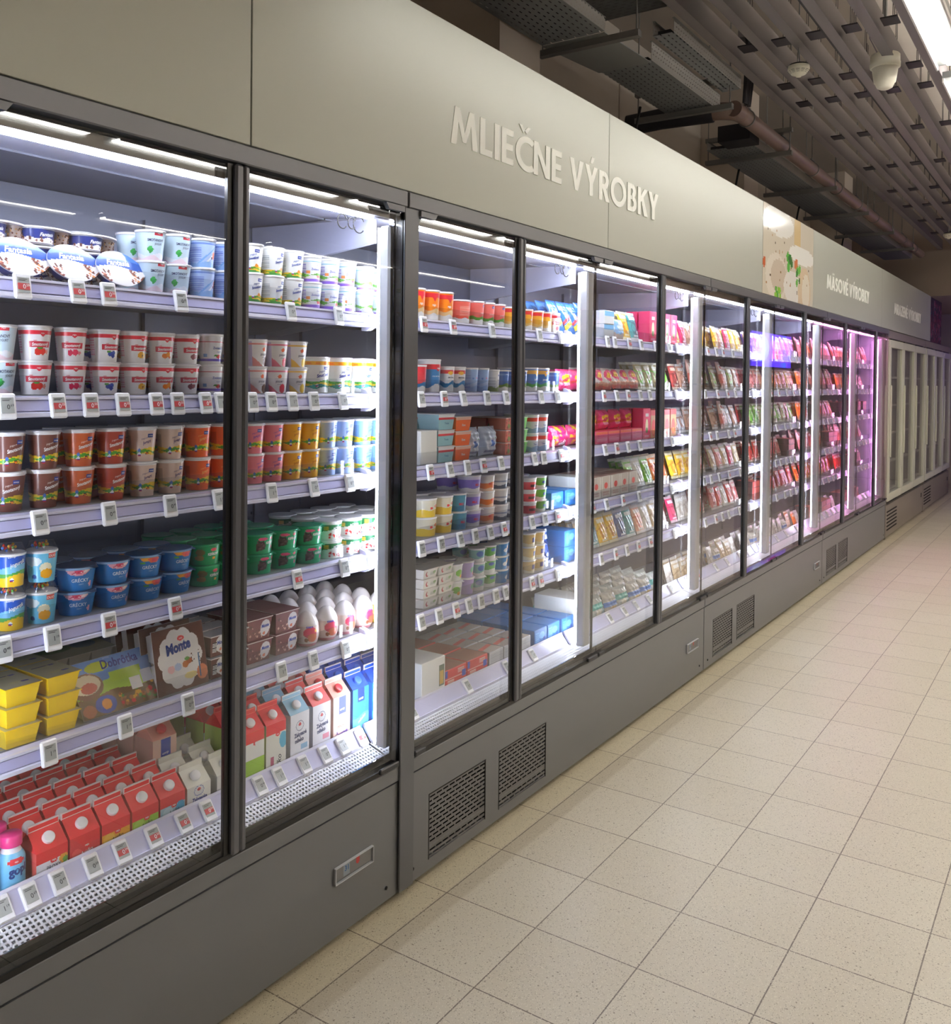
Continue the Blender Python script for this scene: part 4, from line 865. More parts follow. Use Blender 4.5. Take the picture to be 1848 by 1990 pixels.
def bottle():
    m = MB(); rr = lambda z: .027 if z < .10 else .027-.012*(z-.10)/.035
    def fn(x, z, l):
        a = x/.027; r = (.0275 if z < .122 else max(.0165, .0275-.011*math.sin(min(1, (z-.122)/.028)*PI/2)**2))+l
        return (r*math.sin(a), -r*math.cos(a), z)
    art = [('bg', (120, 196, 236)), ('band', 140, 170, (236, 240, 248)), ('e', 0, 124, 17, 7, (226, 60, 70)), ('t', 'rajo', 0, 122, 4, 0, W_, .02, 0, .8), ('t', 'gopi', 4, 98, 17, 4, (30, 60, 130), .05, 0, .9), ('e', 6, 56, 14, 5, (110, 190, 90)), ('e', -10, 58, 8, 4, (236, 90, 80)), ('diag', 26, .5, 36, (236, 110, 150))]
    m.mapped(2*PI*.0275, .151, 70, 50, fn, art, None); m.lathe([(.024, 0), (.0275, .001)], 28, 0, (200, 220, 236), cap1=False)
    o = m.build('yogurt_bottle', P_gloss, link=False)
    c = MB(); c.lathe([(.0175, .149), (.0215, .151), (.0215, .171), (.0195, .174), (.001, .175)], 28, 0, (240, 60, 140), cap0=False); c.build('cap', P_gloss, o, link=False)
    return o
K('bot', bottle(), 'light blue yogurt bottle with hot pink cap', 'bottle', 175, 56)
def eggbottle(art, name='egg_bottle'):
    m = MB(); H = .094
    def rad(z):
        if z < .036: return .0345*math.sqrt(max(0, 1-((.036-z)/.052)**2))
        return .0345*math.sqrt(max(0, 1-((z-.036)/.0585)**2))
    def fn(x, z, l):
        a = x/.034; r = rad(z)+l; return (r*math.sin(a), -r*math.cos(a), z)
    m.mapped(2*PI*.034, .064, 70, 36, fn, art, None); m.lathe([(.012, 0), (rad(0), .0005)], 26, 0, (220, 200, 200), cap1=False)
    o = m.build(name, P_gloss, link=False)
    c = MB(); c.lathe([(rad(.058)+.0002, .058)]+[(rad(z)+.0012, z) for z in (.059, .066, .073, .080, .086, .090, .0925)]+[(.001, .0955)], 26, 0, (246, 240, 240), cap0=False); c.build('cap', P_gloss, o, link=False)
    return o
K('egg', eggbottle([('bg', (236, 214, 206)), ('e', 2, 40, 20, 16, (226, 60, 100)), ('e', 8, 26, 15, 12, (236, 120, 80)), ('t', 'mini', 0, 54, 9, 4, (70, 70, 200), .04), ('e', -10, 20, 6, 6, (160, 90, 50)), ('e', 18, 44, 4, 4, (250, 210, 90)), ('band', 0, 8, (200, 120, 130))]), 'egg-shaped pink-printed drink bottle', 'bottle', 95, 70)
K('eggy', eggbottle([('bg', (248, 186, 110)), ('lines', -14, 20, 6, 60, (250, 230, 170)), ('e', 16, 36, 9, 18, (120, 80, 60)), ('band', 0, 14, (250, 200, 50)), ('e', 10, 54, 8, 5, (236, 90, 70))]), 'egg-shaped orange-printed drink bottle', 'bottle', 95, 70)
def fantasia():
    m = MB(); m.lathe([(.030, -.040), (.033, -.039), (.0385, -.009), (.0385, -.006)], 36, 0, [(246, 246, 248), (30, 44, 96), (250, 250, 250)], -.012, 0, cap1=False)
    def fn(x, z, l):
        a = x/.036; r = .0332+.0052*z/.030+l+.0004; return (-.012+r*math.sin(a), -r*math.cos(a), -.038+z)
    m.mapped(2*PI*.0357, .029, 90, 16, fn, [('bg', (44, 58, 128)), ('band', 0, 9, (240, 234, 230)), ('hill', 10, 2.4, 7, 0, (244, 238, 234)), dots(4, 34, -110, 110, 2, 11, 1.6, 3.2, [(130, 80, 60), (160, 100, 80), (96, 56, 46)]), ('t', 'Fantasia', 6, 15, 7.5, 3, W_, .03, .3), ('t', 'Fantasia', -80, 15, 7.5, 3, W_, .03, .3)], None)
    m.lathe([(.012, -.040), (.016, -.006)], 20, 0, (206, 190, 178), .046, 0, cap1=False)
    r = random.Random(3)
    for i in range(40):
        a, z = r.uniform(0, 2*PI), r.uniform(-.038, -.012); rd = .0135+.003*(z+.04)/.034
        x, y = .046+rd*math.cos(a), rd*math.sin(a); m.lathe([(.0005, z-.002), (.0024, z), (.0005, z+.002)], 6, 0, r.choice([(120, 80, 60), (180, 130, 90), (90, 60, 50), (230, 190, 130)]), x, y)
    out = []
    for i in range(48):
        t = 2*PI*i/48; x = math.cos(t); y = math.sin(t); out.append((.006+.064*x, y*(.044-.014*max(0, x)**1.5)))
    m.prism(out, -.0065, -.0030, 0, (240, 240, 244), 'Z')
    o = m.build('dessert_cup', P_gloss, link=False)
    l = MB(); N = 26
    art = [('bg', (240, 236, 234)), ('wave', 46, 5, 22, 2.2, (40, 84, 168)), ('wave', 64, 3, 22, 1.5, (70, 120, 200)), dots(7, 34, -60, -28, 8, 40, 1.5, 3.6, [(160, 90, 80), (220, 150, 120), (120, 70, 60)]), dots(8, 30, 24, 62, 8, 44, 1.5, 3.6, [(170, 100, 80), (232, 150, 90), (120, 70, 60)]), ('t', 'Fantasia', 0, 52, 15, -2, W_, .03, .3)]
    pf = painter(art); vs = []; fs = []; cc = []
    nr = 16; ns = 72
    for k in range(nr+1):
        for i in range(ns):
            t = 2*PI*i/ns; x = math.cos(t); y = math.sin(t); q = k/nr
            vs.append((.006+.0645*x*q, y*(.0445-.014*max(0, x)**1.5)*q, -.0028))
    for k in range(nr):
        for i in range(ns):
            j = (i+1) % ns; f = (k*ns+i, (k+1)*ns+i, (k+1)*ns+j, k*ns+j); fs.append(f)
            cx = sum(vs[q][0] for q in f)/4; cy = sum(vs[q][1] for q in f)/4; cc.append(pf(cx*1000, cy*1000+44))
    l.add(vs, fs, 0, cc)
    tv, tf = text_geo('Fantasia', .03, .3); l.add([(a*.0135, .008+b*.0135, -.0022) for a, b in tv], tf, 0, [W_]*len(tf))
    l.build('lid', P_film, o, link=False)
    return o
FAN = fantasia()
K('fan', FAN, 'navy dessert cup with nut side pot', 'dessert cup', 41, 100)
def ytray():
    m = MB(); h = .040; a0, a1, b0, b1 = .030, .036, .050, .058
    vs = [(-a0, -b0, 0), (a0, -b0, 0), (a0, b0, 0), (-a0, b0, 0), (-a1, -b1, h), (a1, -b1, h), (a1, b1, h), (-a1, b1, h)]
    Yc = (250, 212, 20)
    m.add(vs, [(0, 3, 2, 1), (0, 1, 5, 4), (1, 2, 6, 5), (2, 3, 7, 6), (3, 0, 4, 7)], 0, [Yc]*5)
    m.box(-a1-.003, -b1-.003, h-.001, a1+.003, b1+.003, h+.0008, 0, Yc)
    o = m.build('yogurt_tray', P_gloss, link=False)
    l = MB(); l.mapped(.076, .120, 34, 44, lambda x, z, q: (x, -.060+z, h+.0012+q), [('bg', (196, 190, 160)), ('e', 6, 30, 22, 9, (206, 198, 150)), ('lines', -26, 22, 14, 28, (110, 100, 140)), ('e', 18, 29, 9, 4, (90, 80, 170)), ('e', -6, 84, 24, 10, (206, 198, 150)), ('lines', -24, 80, 10, 86, (110, 100, 140)), ('e', 18, 84, 8, 4, (90, 80, 170))], None); l.build('lid', P_foil, o, link=False)
    return o
K('yt', ytray(), 'yellow snack tray', 'yogurt tray', 41, 80)
def flatpack(name, w, h, art, side, trays, film=True):
    """multipack of pots under one printed sheet; the sheet faces the viewer when leant back"""
    w, h = w/1000, h/1000; m = MB(); d = .034
    nx, nz = trays
    for i in range(nx):
        for k in range(nz):
            x0 = -w/2+.004+(w-.008)*i/nx; x1 = -w/2+.004+(w-.008)*(i+1)/nx; z0 = .004+(h-.008)*k/nz; z1 = .004+(h-.008)*(k+1)/nz
            q = .006
            m.add([(x0+.001, .002, z0+.001), (x1-.001, .002, z0+.001), (x1-.001, .002, z1-.001), (x0+.001, .002, z1-.001), (x0+q, d, z0+q), (x1-q, d, z0+q), (x1-q, d, z1-q), (x0+q, d, z1-q)],
                  [(4, 5, 6, 7), (0, 1, 5, 4), (1, 2, 6, 5), (2, 3, 7, 6), (3, 0, 4, 7)], 0, [side]*5)
    m.box(-w/2, 0, 0, w/2, .002, h, 0, side)
    o = m.build(name, P_gloss, link=False)
    l = MB(); l.mapped(w-.001, h-.001, int(w*560), int(h*560), lambda x, z, q: (x, -.0004-q, z+.0005), art, None); l.build('printed_cover', P_film, o, link=False)
    return o
mon = [('bg', (100, 56, 48)), *[('e', math.cos(t)*42, 76+math.sin(t)*48, 22, 24, (244, 242, 244)) for t in [i*PI/5 for i in range(10)]], ('e', 0, 76, 54, 56, (244, 242, 244)), ('t', 'Monte', -2, 92, 24, 6, (40, 70, 160), .05, .1, .8), ('e', 6, 122, 10, 6, (226, 70, 80)), ('t', 'zott', 6, 120, 4, 0, W_), ('e', -30, 54, 10, 9, (240, 190, 196)), ('e', -10, 56, 10, 9, (190, 206, 240)), ('e', 12, 58, 9, 8, (196, 120, 70)), ('e', 24, 64, 8, 7, (180, 96, 56)), ('e', 18, 70, 8, 4, (90, 150, 60)), dots(4, 10, 30, 60, 60, 90, 1, 2.4, [(90, 50, 40)]), ('e', 58, 30, 16, 18, (220, 130, 90)), ('r', 50, 20, 54, 76, (60, 110, 160)), ('e', 24, 30, 18, 8, (244, 226, 150))]
K('mon', flatpack('dessert_multipack', 148, 152, mon, (226, 222, 226), (2, 2)), 'brown and white four-pot pack with blue script', 'dessert pack', 152, 148)
dob = [('bg', (110, 150, 220)), ('wave', 96, 4, 30, 0, (120, 160, 230)), ('hill', 74, 4, 30, 1, (170, 206, 70)), ('hill', 46, 4, 20, 2, (120, 90, 50)), ('r', -10, 66, 70, 90, (176, 210, 60)), ('e', -34, 108, 30, 12, (206, 220, 70)), ('t', 'Dobrôtka', 24, 100, 21, 0, (60, 70, 160), .02, 0, .82), ('e', -70, 70, 40, 30, (130, 90, 60)), ('e', -70, 74, 34, 22, (230, 216, 190)), ('e', -66, 66, 20, 12, (200, 90, 70)), ('e', -38, 22, 26, 20, (60, 80, 190)), ('e', -36, 22, 12, 12, (250, 160, 40)), ('e', -80, 16, 16, 14, (190, 110, 60)), dots(7, 40, -6, 104, 6, 44, 3, 6, [(190, 120, 60), (160, 90, 50), (226, 60, 60), (240, 180, 60), (90, 150, 60)]), ('r', 34, 36, 62, 64, (240, 240, 244)), ('r', 66, 44, 94, 76, (226, 230, 246)), ('t', 'jemné', -6, 122, 5, 0, (200, 220, 250), 0)]
K('dob', flatpack('dessert_multipack', 200, 128, dob, (214, 214, 214), (3, 2)), 'blue and green curd dessert pack with script', 'dessert pack', 128, 200)
K('divt', flatpack('dessert_multipack', 180, 120, [('bg', (160, 164, 140)), ('e', -30, 60, 40, 20, (130, 150, 110)), ('e', 40, 60, 30, 24, (120, 140, 150))], (232, 230, 226), (3, 2)), 'white-potted multipack with olive cover lying flat', 'dessert pack', 36, 180)
def twin(bg, side, name, art, w=56, h=52, d=.05):
    m = MB(); w_, h_ = w/1000, h/1000
    for s in (0,):
        a0, a1 = w_/2-.006, w_/2
        m.add([(-a0, -d/2+.006, 0), (a0, -d/2+.006, 0), (a0, d/2-.006, 0), (-a0, d/2-.006, 0), (-a1, -d/2, h_), (a1, -d/2, h_), (a1, d/2, h_), (-a1, d/2, h_)], [(0, 3, 2, 1), (1, 2, 6, 5), (2, 3, 7, 6), (3, 0, 4, 7)], 0, [side]*4)
        m.mapped(w_, h_, 36, 28, lambda x, z, l: (x*(.88+.12*z/h_), -d/2+.006*(1-z/h_)-l, z), art, None)
    m.box(-w_/2-.002, -d/2-.002, h_-.001, w_/2+.002, d/2+.002, h_+.001, 0, (236, 230, 230))
    o = m.build(name, P_gloss, link=False)
    l = MB(); l.box(-w_/2-.002, -d/2-.002, h_+.001, w_/2+.002, d/2+.002, h_+.0016, 0, bg); l.build('lid', P_foil, o, link=False)
    return o
monc = [('bg', (100, 54, 46)), ('e', 8, 30, 20, 22, (240, 238, 240)), ('e', 14, 14, 12, 10, (240, 238, 240)), ('t', 'Monte', 8, 30, 10, 4, (40, 70, 160), .04, .1, .8), ('e', 6, 16, 4, 4, (200, 110, 70)), ('bars', -22, 12, -8, 38)]
K('monc', twin((190, 190, 200), (96, 52, 46), 'dessert_pot', monc), 'brown pot with white splash', 'dessert pot', 54, 58)
zot = [('bg', (120, 60, 70)), dots(9, 20, -40, 14, 6, 40, 2, 3.6, [(226, 180, 170), (90, 44, 50)]), ('e', 22, 28, 18, 22, (240, 236, 244)), ('t', 'Monte', 22, 30, 9, 4, (50, 80, 190), .04, .1, .8), ('e', 20, 14, 5, 5, (220, 120, 90)), ('bars', 0, 0, 0, 0)]
K('zot', twin((150, 90, 100), (130, 70, 80), 'dessert_pot', zot, 86, 56), 'maroon pot with dotted print', 'dessert pot', 58, 90)

def pouch(name, w, h, d, art, mt=None):
    w, h, d = w/1000, h/1000, d/1000; m = MB(); nx, nz = max(10, int(w*230)), max(12, int(h*230))
    def b(x, z): 
        u = 2*x/w; v = 2*z/h-1
        return d/2*max(0, (1-abs(u)**3))*max(0, (1-abs(v)**4))*(1+.12*math.sin(x*260+z*90)+.08*math.sin(z*310))
    m.mapped(w, h, nx, nz, lambda x, z, l: (x, -b(x, z)-l-.0004, z), art, None)
    vs = []; 
    for k in range(nz+1):
        for i in range(nx+1):
            x, z = -w/2+w*i/nx, h*k/nz; vs.append((x, b(x, z)+.0004, z))
    fs = [(k*(nx+1)+i, (k+1)*(nx+1)+i, (k+1)*(nx+1)+i+1, k*(nx+1)+i+1) for k in range(nz) for i in range(nx)]
    c = art[0][1] if art[0][0] == 'bg' else (200, 200, 200)
    m.add(vs, fs, 0, [c]*len(fs), True)
    return m.build(name, mt or P_film, link=False)
def KP(key, look, w, h, d, art, name='food_pouch', cat='pouch'):
    K(key, pouch(name, w, h, d, art), look, cat, h, w); KIND[key]['th'] = d/1000*1.25; KIND[key]['dy'] = d/1000*1.3
def KB(key, look, w, h, d, art, side, name='food_box', cat='box', top=None):
    K(key, boxpack(name, w, h, d, art, side, top), look, cat, h, w); KIND[key]['dd'] = d/1000
def KT(key, look, w, h, d, art, side, name, cat, top):
    K(key, twin(top[0][1], side, name, art, w, h-2, d/1000), look, cat, h, w+4); KIND[key]['dd'] = (d+4)/1000
KB('wbox', 'plain white carton tray', 90, 110, 150, [('bg', (236, 236, 232))], (232, 232, 230), 'display_box', 'box')
KT('tre', 'light blue tub with red stripe', 92, 54, 92, [('bg', (160, 210, 222)), ('band', 40, 50, (244, 244, 246)), ('band', 34, 40, (226, 60, 70)), ('t', 'Treska', 4, 18, 7, 0, (60, 120, 170), .02)], (170, 210, 220), 'salad_tub', 'tub', [('bg', (240, 240, 244))])
KT('orb', 'orange spread tub', 92, 50, 88, [('bg', (250, 110, 30)), ('band', 38, 48, (250, 200, 180)), ('t', 'Flora', 4, 16, 8, 0, W_, .03)], (250, 120, 40), 'salad_tub', 'tub', [('bg', (246, 236, 232))])
KT('red3', 'red vegetable salad tub', 88, 46, 80, [('bg', (214, 110, 80)), dots(3, 30, -40, 40, 6, 54, 3, 6, [(200, 60, 50), (240, 170, 90), (150, 60, 40), (120, 150, 60)])], (216, 130, 100), 'salad_tub', 'tub', [('bg', (190, 150, 120))])
KT('grn3', 'green salad tub', 60, 46, 80, [('bg', (110, 200, 70)), ('e', 0, 30, 16, 12, (80, 170, 60))], (120, 200, 80), 'salad_tub', 'tub', [('bg', (190, 210, 170))])
KP('cov', 'clear pale blue cheese bag', 104, 108, 60, [('bg', (190, 206, 232)), ('e', 0, 40, 30, 26, (214, 222, 240)), ('e', 0, 46, 12, 12, (90, 130, 210)), ('lines', -34, 14, 34, 30, (120, 130, 170)), ('e', 20, 66, 5, 4, (110, 180, 90))], 'cheese_bag')
K('rw2', cup('yogurt_cup', 72, 30, 35, [('bg', (236, 238, 244)), ('band', 46, 60, (232, 80, 60)), ('hill', 20, 3, 9, 0, (150, 180, 210)), ('t', 'Twist', 4, 26, 6, 0, (60, 90, 180), .03)]), 'white yogurt cup with orange-red ring', 'yogurt cup', 72, 72)
KT('wp', 'flat white cheese pack', 80, 32, 66, [('bg', (240, 238, 234)), ('e', -18, 15, 8, 9, (190, 60, 80)), ('e', -14, 17, 6, 7, (240, 238, 234)), ('lines', 0, 8, 30, 24, (190, 196, 190)), ('e', 24, 18, 8, 5, (150, 180, 130))], (238, 236, 232), 'cheese_pack', 'cheese pack', [('bg', (236, 232, 226))])
sil = [('bg', (206, 208, 212)), ('lines', -40, 6, 44, 50, (170, 174, 184)), ('diag', -6, -.2, 6, (226, 60, 60)), ('band', 0, 5, (232, 80, 70))]
KB('redpack', 'shrink-wrapped red butter block', 130, 64, 110, [('bg', (226, 70, 70)), ('band', 28, 32, (250, 190, 180)), ('lines', -50, 8, -10, 24, (250, 220, 210)), ('lines', 10, 38, 50, 56, (250, 220, 210)), ('r', 36, 20, 60, 44, (60, 80, 190)), ('r', -64, 36, -50, 60, (60, 80, 190))], (220, 96, 90), 'butter_pack', 'butter', [('bg', (180, 130, 110))])
KB('silver', 'silver wrapped butter block', 96, 62, 110, sil, (190, 192, 198), 'butter_pack', 'butter', [('bg', (196, 186, 180)), ('diag', 40, .2, 60, (222, 120, 110))])
KB('blub', 'bright blue wrapped milk block', 100, 66, 120, [('bg', (40, 120, 200)), ('e', 10, 36, 22, 14, (110, 180, 230)), ('lines', -40, 10, -10, 50, (120, 190, 240)), ('e', 30, 20, 10, 8, (20, 80, 170))], (50, 120, 190), 'milk_block', 'pack', [('bg', (60, 120, 180))])
KB('whiteb', 'tall white shipping carton', 130, 190, 200, [('bg', (240, 240, 236)), ('r', 30, 90, 60, 160, (120, 130, 110)), ('r', 34, 96, 56, 140, (210, 170, 80))], (238, 238, 234), 'shipping_carton', 'box')
# pouches and boxes of the doors further away
KP('pkt', 'slim blue packet', 80, 150, 18, [('bg', (60, 120, 200)), ('band', 104, 140, (90, 160, 226)), ('diag', 30, .5, 52, (240, 210, 70)), ('e', 0, 74, 20, 14, (240, 244, 250)), ('diag', 60, .5, 74, (226, 70, 80))], 'cheese_packet')
KP('pil', 'hot pink pillow bag', 110, 92, 56, [('bg', (240, 60, 130)), ('e', 0, 50, 34, 22, (250, 200, 30)), ('diag', 44, .3, 56, (226, 60, 60)), ('e', 0, 30, 20, 8, (250, 160, 190))], 'snack_bag')
KP('kar', 'magenta bag of cheese sticks', 140, 90, 60, [('bg', (226, 40, 120)), dots(4, 12, -60, 60, 40, 84, 6, 12, [(250, 130, 70), (250, 200, 60), (240, 90, 150)]), ('band', 0, 36, (206, 30, 100)), ('e', -40, 18, 10, 10, (250, 180, 40)), ('t', 'Karička', 12, 12, 17, 0, W_, .06, 0, .8)], 'snack_bag')
KP('rnd', 'rounded white and pink cheese bag', 90, 100, 40, [('bg', (240, 228, 226)), ('e', 0, 66, 36, 26, (232, 60, 120)), ('e', 0, 64, 22, 14, (250, 190, 60)), ('hill', 34, 6, 12, 0, (236, 170, 140)), ('hill', 16, 4, 9, 1, (236, 110, 100))], 'cheese_bag')
KP('rndb', 'rounded light blue cheese bag', 84, 92, 36, [('bg', (150, 200, 240)), ('e', 0, 56, 28, 22, (230, 244, 252)), ('hill', 22, 4, 10, 0, (236, 210, 190))], 'cheese_bag')
KB('disp', 'low white display tray with blue packets', 100, 60, 120, [('bg', (232, 232, 230)), ('band', 34, 60, (120, 180, 226))], (226, 226, 226), 'display_box', 'box', [('bg', (110, 160, 210))])
KB('pinkbox', 'upright hot pink display box', 86, 150, 60, [('bg', (236, 40, 100)), ('r', -16, 108, 20, 122, (250, 240, 244)), ('e', 0, 62, 16, 34, (246, 236, 190)), ('e', 0, 40, 12, 14, (90, 140, 60)), ('lines', -26, 6, 26, 18, (250, 200, 220))], (230, 60, 110), 'display_box', 'box')
KB('whd', 'white display box of small cheeses', 92, 96, 110, [('bg', (238, 234, 226)), ('r', -34, 34, 34, 92, (214, 206, 196)), ('e', 0, 52, 18, 14, (222, 80, 70)), ('lines', -30, 8, 30, 24, (200, 130, 120))], (232, 228, 220), 'display_box', 'box', [('bg', (190, 150, 140))])
KB('redtall', 'upright red and kraft sausage box', 76, 140, 50, [('bg', (206, 150, 100)), ('band', 110, 140, (226, 50, 56)), ('e', 0, 50, 26, 40, (236, 60, 50)), ('e', 0, 30, 14, 14, (246, 150, 60))], (210, 90, 80), 'display_box', 'box')
KB('tray', 'pink cardboard tray of snacks', 120, 56, 110, [('bg', (232, 90, 140)), ('lines', -50, 8, 50, 30, (246, 180, 206)), ('band', 40, 56, (240, 120, 90))], (226, 90, 130), 'display_box', 'box', [('bg', (236, 70, 100))])
PC = [('ham', 'pink ham pouch', (236, 150, 150), (206, 70, 84), (246, 226, 220)), ('sal', 'dark salami pouch', (176, 60, 60), (130, 40, 44), (240, 220, 200)),
      ('yc', 'yellow cheese pouch', (244, 196, 50), (220, 150, 30), (250, 240, 200)), ('gw', 'green and clear sausage pouch', (170, 160, 110), (120, 196, 50), (240, 240, 220)),
      ('og', 'orange pouch', (240, 130, 40), (214, 90, 30), (250, 230, 200)), ('gg', 'leaf green pouch', (120, 190, 60), (80, 150, 50), (240, 246, 220)),
      ('cl', 'clear brown sausage pouch', (190, 140, 120), (150, 100, 80), (236, 232, 232)), ('sv', 'silver pouch', (190, 190, 200), (150, 110, 100), (240, 240, 248)),
      ('nb', 'navy blue pouch', (50, 80, 150), (30, 50, 110), (220, 226, 240)), ('tl', 'teal pouch', (70, 160, 160), (40, 120, 130), (226, 240, 240)),
      ('mg', 'magenta pouch', (220, 40, 100), (180, 30, 80), (250, 220, 230)), ('wt', 'clear white pouch', (226, 222, 214), (190, 180, 170), (250, 250, 250)),
      ('rd', 'bright red meat pouch', (226, 56, 50), (180, 40, 40), (246, 220, 210)), ('pc', 'peach poultry pouch', (240, 180, 150), (226, 130, 100), (250, 236, 226)),
      ('be', 'beige smoked fish pouch', (214, 190, 150), (180, 150, 110), (240, 236, 226)), ('vi', 'violet pouch', (150, 110, 210), (110, 80, 180), (236, 226, 250))]
for i, (k, lk, a, b, c) in enumerate(PC):
    nm = 'meat_pouch' if any(t in lk for t in ('ham', 'salami', 'meat', 'poultry')) else 'cheese_pouch' if 'cheese' in lk else 'sausage_pouch' if 'sausage' in lk else 'fish_pouch' if 'fish' in lk else 'food_pouch'
    KP(k, lk, 96, 142, 20, [('bg', c), ('band', 12, 128, a), ('e', 0, 60, 32, 34, b), ('e', (i % 3-1)*8, 64, 18, 20, a), ('r', -34, 104, 34, 122, c), ('lines', -28, 18, 20, 30, c), ('diag', 80, .3*(i % 3-1), 88, b), ('e', 20, 40, 10, 8, c)], nm)
KP('lng', 'long sausage packet', 60, 170, 26, [('bg', (226, 180, 170)), ('band', 20, 90, (200, 90, 80)), ('r', -20, 110, 20, 150, (246, 240, 236)), ('e', 0, 130, 14, 8, (200, 50, 60))])
KB('mt', 'black-rimmed tray of red mince', 150, 40, 110, [('bg', (200, 60, 60)), dots(3, 20, -70, 70, 4, 36, 4, 8, [(226, 100, 90), (170, 40, 50)])], (60, 40, 44), 'meat_tray', 'meat tray', [('bg', (214, 70, 66)), dots(5, 40, -70, 70, 6, 100, 5, 10, [(236, 120, 110), (190, 50, 56), (240, 180, 160)])])
KP('bag', 'clear teal-printed bag', 130, 120, 50, [('bg', (200, 206, 200)), ('band', 60, 84, (110, 200, 190)), ('e', -16, 36, 24, 20, (230, 226, 210)), ('e', 26, 40, 16, 20, (150, 180, 190))], 'cheese_bag')
KP('bagb', 'clear bag of smoked cheese with blue print', 120, 120, 50, [('bg', (210, 206, 196)), ('band', 50, 70, (80, 130, 210)), ('e', -10, 30, 26, 18, (226, 196, 140)), ('e', 20, 90, 16, 10, (236, 236, 240))], 'cheese_bag')

def ordn(i, n):
    if n == 1: return ''
    if n == 2: return ('left', 'right')[i]
    if n == 3: return ('left', 'middle', 'right')[i]
    return (['leftmost']+ORD[1:]+['%dth' % q for q in range(15, 60)])[i] if i < n-1 else 'rightmost'
LAY = {1: [''], 2: ['lower', 'upper'], 3: ['bottom', 'middle', 'top'], 4: ['bottom', 'second-lowest', 'third-lowest', 'top']}
ROWN = ['front row', 'second row', 'third row', 'fourth row', 'fifth row', 'sixth row', 'seventh row']
rj = random.Random(21)
used = set()
def put(key, x, s, layers=1, rows=1, y0=None, tilt=0, rz=None, dz=0, jit=1, rowgap=None, rowlayers=None, colrow0=0):
    kd = KIND[key]; d = kd.get('dd', kd['d']); h = kd['h']
    yb = (y0 if y0 is not None else (.156 if s < 5 else .164))+d/2
    for r in range(rows):
        ly = layers if rowlayers is None or r == 0 else rowlayers
        zacc = ZR[s]+dz
        for l in range(ly):
            o = copy_tree(kd['o']); 
            z = zacc+l*(h+.0006)+kd.get('th', 0)/2*math.sin(tilt)
            if key == 'fan': z += .040
            o.location = (x+(rj.uniform(-.0007, .0007))*jit, yb+r*(rowgap or d+.0065)+rj.uniform(0, .002)*jit, z)
            a = rz if rz is not None else (-.32 if kd['cat'] in ('yogurt cup', 'yogurt tub', 'bottle') else 0)+rj.uniform(-.28, .28)*(1 if kd['cat'] in ('yogurt cup', 'yogurt tub', 'bottle') else .05)
            o.rotation_euler = (-tilt, 0, a)
            tag(o, None, kd['cat'], None)
            REG.append((o, kd['look'], LAY[ly][l], ROWN[r+colrow0] if (rows > 1 or colrow0) else '', s, door_of(x), x))

# --- shelf 1 (top)
for x in (-1.051, -.945, -.829): 
    put('fan', x, 0, layers=3, rows=1, y0=.212, rz=rj.uniform(-.1, .1))
for i, x in enumerate((-1.045, -.928, -.815)):       # tilted packs leaning on the stacks
    o = copy_tree(FAN); o.location = (x+.006, .176, ZR[0]+.045); o.rotation_euler = (1.13, 0, .05)
    tag(o, None, 'dessert cup'); REG.append((o, 'dessert cup tilted forward showing blue script lid', '', '', 0, 0, x))
put('clov', -.790, 0, 2, 1, y0=.33)
for x, k in ((-.729+.012, 'clov'), (-.645, 'clov'), (-.570, 'smet'), (-.498, 'smet')): put(k, x, 0, 2, 2)
for x, k in ((-.415, 'koopw'), (-.340, 'koopw'), (-.267, 'koopw'), (-.194, 'zvol'), (-.122, 'zvol'), (-.050, 'zvol'), (.031, 'tvar'), (.106, 'tvar')): put(k, x, 0, 2, 2)
for x, k in ((.285, 'tallred'), (.366, 'tallred'), (.446, 'tallred')): put(k, x, 0, 1, 2)
for x, k in ((.545, 'tubred'), (.634, 'redcup'), (.705, 'redcup'), (.776, 'redcup'), (.845, 'yelred'), (.911, 'yelred'), (.978, 'yelred'), (1.061, 'yelred'), (1.127, 'yelred'), (1.196, 'redw')): put(k, x, 0, 1, 2)
# --- shelf 2
for x, k in ((-1.075, 'clov'), (-.999, 's_str'), (-.918, 's_ras'), (-.838, 's_blu'), (-.763, 's_pea'), (-.690, 's_apr'), (-.618, 's_che'), (-.544, 'zvolf'), (-.475, 'zvolf')): put(k, x, 1, 2, 2 if x > -.9 else 1)
for x, k in ((-.396, 'cho'), (-.323, 'ras2'), (-.250, 'yel2')): put(k, x, 1, 2, 2)
for x, k in ((-.162, 'xxl'), (-.066, 'xxl'), (.030, 'xxl2'), (.125, 'xxl2')): put(k, x, 1, 1, 2)
for x, k in ((.298, 'rajb'), (.376, 'rajbig'), (.455, 'rajs'), (.523, 'rajs'), (.598, 'lblue'), (.671, 'lblue'), (.741, 'wcup'), (.806, 'bgcup'), (.871, 'bgcup'), (.937, 'bgcup'), (1.022, 'bgor'), (1.110, 'bgor'), (1.195, 'bgcup')): put(k, x, 1, 1, 2)
